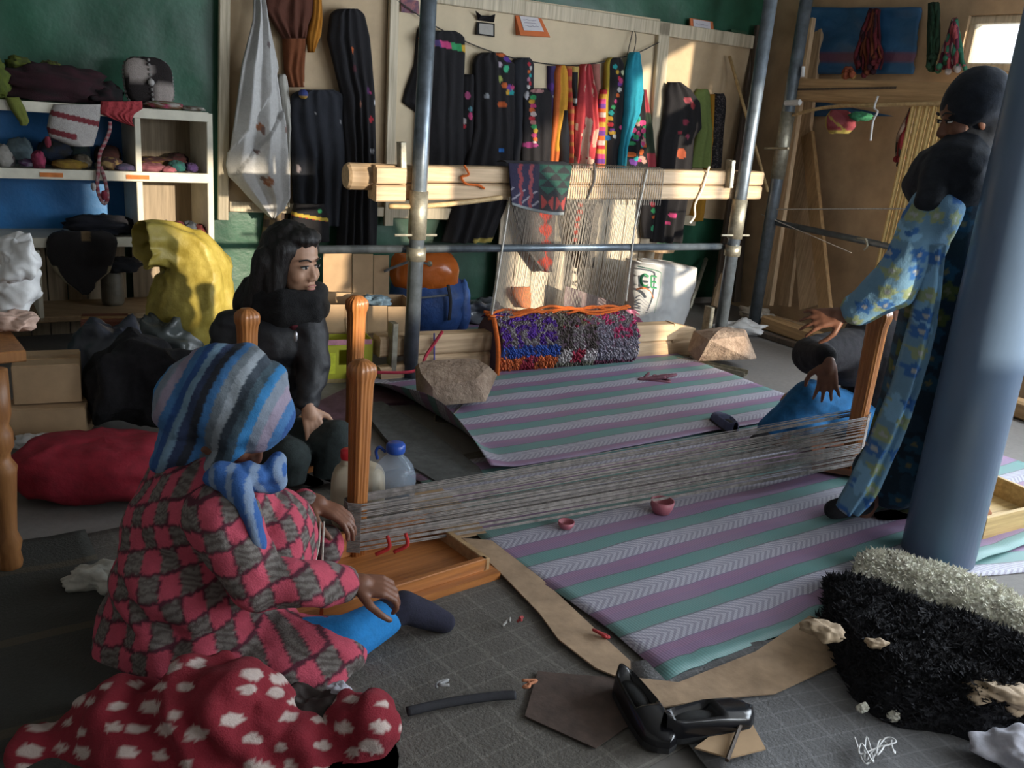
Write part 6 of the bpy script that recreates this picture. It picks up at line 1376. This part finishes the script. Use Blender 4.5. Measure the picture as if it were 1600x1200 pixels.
PAL = [(0.03, 0.05, 0.12), (0.025, 0.03, 0.045), (0.05, 0.18, 0.42), (0.16, 0.19, 0.22), (0.30, 0.34, 0.38), (0.035, 0.05, 0.07), (0.06, 0.10, 0.13), (0.03, 0.20, 0.45), (0.20, 0.24, 0.30), (0.30, 0.25, 0.33), (0.05, 0.16, 0.36), (0.02, 0.08, 0.26), (0.18, 0.30, 0.42)]
def stripes(i, v):
    l = R1.transposed() @ (v - hc); q = v - hc; t = q.x - .4 * q.z + .010 * fbm(v, 5); k = (t + .36) / .020
    return PAL[int(math.floor(k)) % len(PAL)]
part('headscarf', SCG, M('scarf_cotton', vcol=True, var=.3, sc=50, bump=.35, r=.9), p1, smooth=True, col=stripes)
kn = [at(352, 742, 1.87), at(372, 765, 1.84), at(390, 800, 1.83), at(402, 840, 1.835), at(411, 872, 1.84)]
tail = g_union([g_ell(at(350, 745, 1.87), (.045, .04, .035), None, 16, 10, .2), g_ell(at(385, 742, 1.90), (.05, .04, .03), None, 16, 10, .2), g_ell(at(428, 735, 1.94), (.03, .04, .035), None, 16, 10)] + g_chain(kn, [.034, .030, .027, .024, .016]) + g_chain([at(390, 745, 1.9), at(428, 752, 1.95), at(432, 720, 1.98)], [.03, .03, .022]), .0055, 3, disp=lambda v: .002 * math.sin(v.x * 120 + v.z * 40) + .007 * fbm(v, 11))
part('scarf_tail', tail, MATS['scarf_cotton'], p1, smooth=True, col=lambda i, v: (0.03, 0.11, 0.34) if math.sin(v.x * 150 + v.z * 25) > -.45 else (0.20, 0.28, 0.42))
part('trousers', clampz(g_union(g_chain([at(400, 1015, 1.93), at(540, 1000, 1.95), at(600, 966, 2.03)], [.075, .062, .05]) + g_chain([at(380, 1010, 2.1), at(500, 960, 2.2)], [.07, .06]), .008, 4), .006), M('bright_blue_cotton', (0.01, 0.19, 0.50), r=.9, var=.12, sc=40), p1, smooth=True)
part('sock', clampz(g_union(g_chain([at(596, 964, 2.03), at(630, 948, 2.06), at(668, 962, 2.09), at(694, 972, 2.10)], [.044, .043, .038, .030]), .006, 4), .006), M('navy_sock', (0.012, 0.012, 0.028), r=.95, var=.3, sc=60), p1, smooth=True)
one('loose_yarn', g_tube(curve([at(500, 815, 2.1), at(498, 850, 2.08), at(492, 880, 2.05), at(490, 905, 2.0), at(500, 920, 1.96)]), .003, 5), WARPM, 'strand of white yarn held between the weaver\'s hands', 'yarn', smooth=True)
one('loose_yarn', g_tube(curve([at(506, 815, 2.1), at(504, 860, 2.08), at(505, 890, 2.03), at(520, 910, 1.98), at(540, 912, 1.93)]), .003, 5), WARPM, 'second white yarn strand running to the weaver\'s lower hand', 'yarn', smooth=True)

# ---------------- dark-haired woman in black jacket
Y2 = 3.22
p2 = person('dark-haired person in black padded jacket crouching behind the upturned table', fl(460, 735))
h2 = at(462, 408, Y2); HP, L2, R2 = head_parts(h2, (.82, -.52, -.10), (.06, -.05, 1), 1.02)
w2 = at(482, 636, Y2 - .18)
sho = [at(375, 510, Y2 + .02), at(486, 508, Y2 - .02)]
b2p = HP + g_chain([at(445, 470, Y2), at(420, 560, Y2), at(405, 680, Y2)], [.06, .09, .09]) + g_chain([at(470, 512, Y2), at(488, 575, Y2 - .08), w2], [.035, .03, .026]) + g_chain([at(385, 530, Y2), at(370, 640, Y2 - .08), at(435, 688, Y2 - .18)], [.035, .03, .026])
b2p += hand_parts(w2, (.35, -.3, -.9), (-.35, .9, -.3), 1, .95, .35, .15)
part('body', g_union(b2p, .0045, 5), SKIN, p2, smooth=True)
face_bits(p2, L2, R2, 1.02)
jk = [g_ell(at(425, 530, Y2), (.17, .15, .12)), g_ell(at(415, 600, Y2), (.175, .16, .18)), g_ell(at(405, 680, Y2 + .02), (.18, .17, .12)), g_ell(at(380, 540, Y2 + .05), (.12, .13, .14))]
jk += g_chain([at(478, 510, Y2 - .02), at(490, 575, Y2 - .08), at(480, 628, Y2 - .16)], [.075, .058, .042]) + g_chain([at(368, 520, Y2 - .02), at(368, 640, Y2 - .08), at(430, 685, Y2 - .17)], [.09, .07, .05])
part('jacket', g_union(jk, .008, 4, disp=lambda v: .003 * math.sin(v.z * 75 + 6 * fbm(v, 4)) + .008 * fbm(v, 8)), M('black_padded_nylon', (0.014, 0.015, 0.019), r=.6, var=.3, sc=20, bump=.3), p2, smooth=True)
col_pts = [L2(-.05, .095, -.13), L2(.04, .085, -.115), L2(.088, .0, -.115), L2(.04, -.085, -.12), L2(-.05, -.095, -.13), L2(-.11, 0, -.12), L2(-.05, .095, -.13)]
part('collar', g_union([g_cap(a, b, .040, .040) for a, b in zip(col_pts, col_pts[1:])] + [g_cap(a - Z * .05, b - Z * .05, .046, .046) for a, b in zip(col_pts, col_pts[1:])] + [g_cap(L2(0, 0, -.17), L2(-.03, 0, -.26), .10, .15)], .008, 4, disp=lambda v: .006 * fbm(v, 14)), M('black_fleece_cloth', (0.008, 0.008, 0.009), r=1.0, var=.4, sc=80, bump=.6), p2, smooth=True)
part('inner_scarf', g_ell(L2(.075, -.03, -.20), (.03, .05, .035), R2, 16, 10, .2), M('maroon_scarf', (0.10, 0.01, 0.02)), p2, smooth=True)
part('zip_pull', g_ell(at(462, 526, Y2 - .17), (.008, .008, .02), None, 8, 6), M('bright_zip', (0.5, 0.5, 0.52), r=.3, metal=.8, bump=0), p2, smooth=True)
hr = [g_ell(L2(-.035, 0, .045), (.105, .093, .090), R2, 26, 18), g_ell(L2(-.075, 0, -.02), (.085, .09, .12), R2), g_cap(L2(-.09, .02, -.03), L2(-.14, .03, -.22), .085, .07), g_cap(L2(.012, -.070, .05), L2(-.015, -.084, -.12), .038, .036), g_cap(L2(-.05, -.085, .0), L2(-.09, -.09, -.2), .05, .05), g_cap(L2(-.02, .078, .04), L2(-.06, .085, -.12), .036, .035), g_ell(L2(-.17, .0, -.2), (.08, .1, .11), R2), g_ell(L2(.035, 0, .092), (.05, .062, .032), R2)]
part('hair', g_union(hr, .006, 4, disp=lambda v: .007 * fbm((v.x * 3, v.y * 3, v.z), 9) + .001 * math.sin(v.x * 260 + v.y * 160)), HAIR, p2, smooth=True)
part('trousers', clampz(g_union(g_chain([at(410, 690, Y2), at(528, 690, Y2 - .2), at(512, 762, Y2 - .22)], [.10, .078, .055]) + g_chain([at(390, 700, Y2 - .02), at(452, 715, Y2 - .3), at(450, 770, Y2 - .3)], [.10, .075, .055]), .008, 4, disp=lambda v: .005 * fbm(v, 12)), .03), M('dark_green_trousers', (0.022, 0.032, 0.032), r=.9, var=.3, sc=40), p2, smooth=True)
for x, y in ((520, 770), (455, 778)): part('shoe', clampz(g_union(g_chain([at(x - 10, y, Y2 - .22), at(x + 35, y + 10, Y2 - .3)], [.045, .035]), .007, 3), .028), BLACKC, p2, smooth=True)

# ---------------- standing woman in blue flowered robe
Y3 = 3.12
p3 = person('standing person in blue flowered robe and black headscarf beside the pillar', fl(1370, 815))
h3 = at(1512, 182, Y3); HP, L3, R3 = head_parts(h3, (-.95, -.05, -.28), (-.25, 0, 1), 1.0)
hw = at(1322, 492, Y3 - .1); sh3 = at(1462, 335, Y3 - .1); el3 = at(1400, 440, Y3 - .16)
b3p = HP + g_chain([at(1505, 270, Y3), at(1490, 400, Y3), at(1465, 560, Y3)], [.07, .12, .13]) + g_chain([sh3, el3, hw], [.055, .045, .028]) + g_chain([at(1560, 330, Y3 + .08), at(1570, 450, Y3 + .1), at(1550, 540, Y3)], [.055, .042, .028])
b3p += g_chain([at(1455, 580, Y3), at(1400, 700, Y3 - .03), at(1345, 800, Y3 - .04)], [.09, .06, .04]) + g_chain([at(1485, 580, Y3 + .05), at(1450, 710, Y3 + .05), at(1420, 815, Y3 + .03)], [.09, .06, .04])
b3p += hand_parts(hw, (-.95, .1, -.25), (-.2, .75, -.65), 1, .95, .3, .22) + hand_parts(at(1550, 540, Y3), (-.1, -.2, -1), (-1, 0, 0), 1, .95, .4)
part('body', g_union(b3p, .0055, 5), SKIND, p3, smooth=True)
face_bits(p3, L3, R3, 1.0, True)
def flower(base, cols, s):
    def f_(i, v):
        q = v / s; c = (math.floor(q.x), math.floor(q.y * .7), math.floor(q.z)); rr = random.Random(c[0] * 73856 + c[1] * 19349 + c[2] * 83492)
        d = Vector((q.x - c[0] - rr.uniform(.35, .65), 0, q.z - c[2] - rr.uniform(.35, .65))); k = rr.random(); n_ = d.length
        if k < .8:
            if n_ < .12: return cols[2]
            if n_ < .38 + .08 * math.sin(5 * math.atan2(d.z, d.x)): return cols[int(k * 10) % 2]
        return base if fbm(v, 6) < .25 else tuple(x * 1.5 for x in base)
    return f_
dr = [g_cap(at(1505, 300, Y3), at(1490, 480, Y3), .15, .175), g_cap(at(1490, 480, Y3), at(1462, 640, Y3), .175, .19), g_cap(at(1462, 640, Y3), at(1425, 725, Y3), .19, .17), g_ell(at(1415, 740, Y3), (.18, .17, .13))]
dr += g_chain([at(1540, 320, Y3 + .04), at(1575, 440, Y3 + .08), at(1560, 530, Y3)], [.08, .065, .05])
part('dress', g_union(dr, .008, 5, disp=lambda v: .012 * math.sin(v.x * 55 + v.y * 40 + 2 * fbm(v, 3)) * max(0, 1 - v.z)), M('dark_floral', vcol=True, var=.3, sc=40, bump=.3, r=.9), p3, smooth=True, col=flower((0.012, 0.035, 0.06), [(0.10, 0.13, 0.03), (0.02, 0.09, 0.16), (0.22, 0.2, 0.10)], .075))
LB = flower((0.16, 0.32, 0.48), [(0.30, 0.38, 0.22), (0.04, 0.16, 0.45), (0.42, 0.46, 0.48)], .06)
part('sleeve', g_union(g_chain([at(1462, 330, Y3 - .10), at(1432, 395, Y3 - .16), at(1400, 445, Y3 - .17), at(1345, 480, Y3 - .12)], [.09, .085, .08, .062]), .008, 4, disp=lambda v: .008 * fbm(v, 10)), M('light_floral', vcol=True, var=.2, sc=40, bump=.3, r=.9), p3, smooth=True, col=LB)
RP = Plane(at(1440, 500, Y3 - .21), 0)
rpr = [(380, 1446, 1474), (500, 1426, 1460), (600, 1398, 1436), (690, 1362, 1404), (755, 1330, 1374), (780, 1316, 1358), (795, 1310, 1340)]
part('robe_panel', g_hang(RP, rpr, .0, .06, 2, .04, 36, 120, 5), MATS['light_floral'], p3, smooth=True, col=LB)
kc = [g_cap(L3(-.09, 0, .0), at(1522, 280, Y3 + .02), .085, .13), g_cap(L3(-.05, -.05, -.06), at(1495, 270, Y3 - .06), .07, .12), g_ell(L3(-.035, 0, .04), (.112, .10, .11), R3), g_ell(L3(-.06, 0, -.05), (.09, .095, .12), R3), g_cap(L3(-.06, 0, -.08), at(1505, 275, Y3), .09, .16), g_cap(L3(.0, 0, -.135), at(1480, 285, Y3 - .02), .075, .13), g_ell(at(1488, 292, Y3 - .02), (.155, .16, .09))]
kc += g_chain([at(1470, 270, Y3 - .08), at(1450, 312, Y3 - .15)], [.07, .045]) + g_chain([at(1520, 280, Y3 + .08), at(1540, 420, Y3 + .14), at(1530, 520, Y3 + .14)], [.12, .10, .06])
part('headscarf', g_union(kc, .008, 5, disp=lambda v: .008 * fbm(v, 8)), M('black_veil', (0.010, 0.014, 0.022), r=.9, var=.4, sc=30), p3, smooth=True)
for x, y, Y in ((1325, 790, Y3 - .06), (1398, 822, Y3)): part('shoe', clampz(g_union(g_chain([at(x + 22, y - 4, Y), at(x - 22, y + 6, Y - .06)], [.045, .036]), .007, 3), .021), BLACKC, p3, smooth=True)

# ---------------- crouching helper behind the far post
Y4 = 3.86
p4 = person('crouching person in black sweater and blue trousers reaching down to the warp post', fl(1330, 690))
h4 = at(1402, 448, Y4 + .05); HP, L4, R4 = head_parts(h4, (-.75, -.35, -.55), (-.4, -.1, .9), .98)
w4 = at(1294, 564, Y4 - .38); e4 = at(1268, 548, Y4 - .2)
b4p = HP + g_chain([at(1395, 500, Y4 + .05), at(1380, 580, Y4 + .05), at(1370, 670, Y4 + .05)], [.06, .12, .12]) + g_chain([at(1335, 560, Y4 - .02), at(1270, 562, Y4 - .18), w4], [.04, .034, .027])
b4p += hand_parts(w4, (.12, -.1, -1), (.25, .95, .0), -1, 1.05, .22, .2) + g_chain([at(1370, 670, Y4), at(1240, 632, Y4 - .1), at(1215, 690, Y4 - .1)], [.08, .06, .04])
part('body', g_union(b4p, .0055, 5), SKIND, p4, smooth=True)
face_bits(p4, L4, R4, .98, True)
sw4 = [g_ell(at(1375, 590, Y4 + .05), (.16, .16, .22)), g_ell(at(1325, 560, Y4), (.13, .14, .12)), g_ell(at(1370, 530, Y4 + .05), (.15, .13, .12))] + g_chain([at(1330, 545, Y4 - .03), at(1268, 555, Y4 - .18), at(1290, 556, Y4 - .35)], [.095, .08, .05])
part('sweater', g_union(sw4, .008, 4, disp=lambda v: .006 * fbm(v, 10)), BLACKC, p4, smooth=True)
part('headscarf', g_union([g_ell(L4(-.025, 0, .035), (.115, .098, .108), R4), g_cap(L4(-.05, 0, -.08), L4(-.06, 0, -.16), .08, .09)], .008, 4), MATS['black_veil'], p4, smooth=True)
part('trousers', clampz(g_union(g_chain([at(1360, 665, Y4), at(1265, 622, Y4 - .12), at(1205, 668, Y4 - .14)], [.11, .085, .055]) + [g_ell(at(1250, 655, Y4 - .12), (.12, .10, .07))], .008, 4, disp=lambda v: .008 * fbm(v, 8)), .032), M('deep_blue_cotton', (0.008, 0.10, 0.25), r=.9, var=.25, sc=30), p4, smooth=True)
part('shoe', clampz(g_union(g_chain([at(1205, 676, Y4 - .14), at(1180, 690, Y4 - .2)], [.04, .03]), .007, 3), .03), BLACKC, p4, smooth=True)

# ================================================================ GROUPS OF REPEATS
GROUPS = {'boulder': 'boulders weighing down the loom', 'striped_mat': 'striped plastic mats on the floor', 'plank': 'planks leaning in the corner', 'yarn_tassel': 'yarn tassels hanging along the brown wall',
          'plastic_bag': 'plastic bags around the room', 'upturned_table': 'upturned tables holding the warp', 'weaving_loom': 'pipe looms', 'display_board': 'display boards on the back wall', 'hide_flap': 'hide flaps on the fleeces',
          'black_fleece': 'black fleeces beside the pillar', 'yarn_scrap': 'yarn scraps on the floor', 'folded_card': 'cards pinned to the boards', 'floor_lath': 'laths lying on the floor', 'shoe': 'shoes left on the floor',
          'cardboard_box': 'cardboard boxes', 'worn_carpet': 'worn carpets', 'thin_stick': 'thin sticks leaning by the wall', 'steel_channel': 'steel channels under the boulders', 'wool_clump': 'wool clumps by the fleece',
          'wool_ball': 'wool balls in the crate', 'loose_yarn': 'yarn strands in the weaver\'s hands', 'white_cloth': 'crumpled white cloths', 'hanging_line': 'lines holding the garments'}
for o in list(COL.objects):
    if o.parent is None and 'label' in o and 'group' not in o:
        g = GROUPS.get(o.name.split('.')[0])
        if g: o['group'] = g
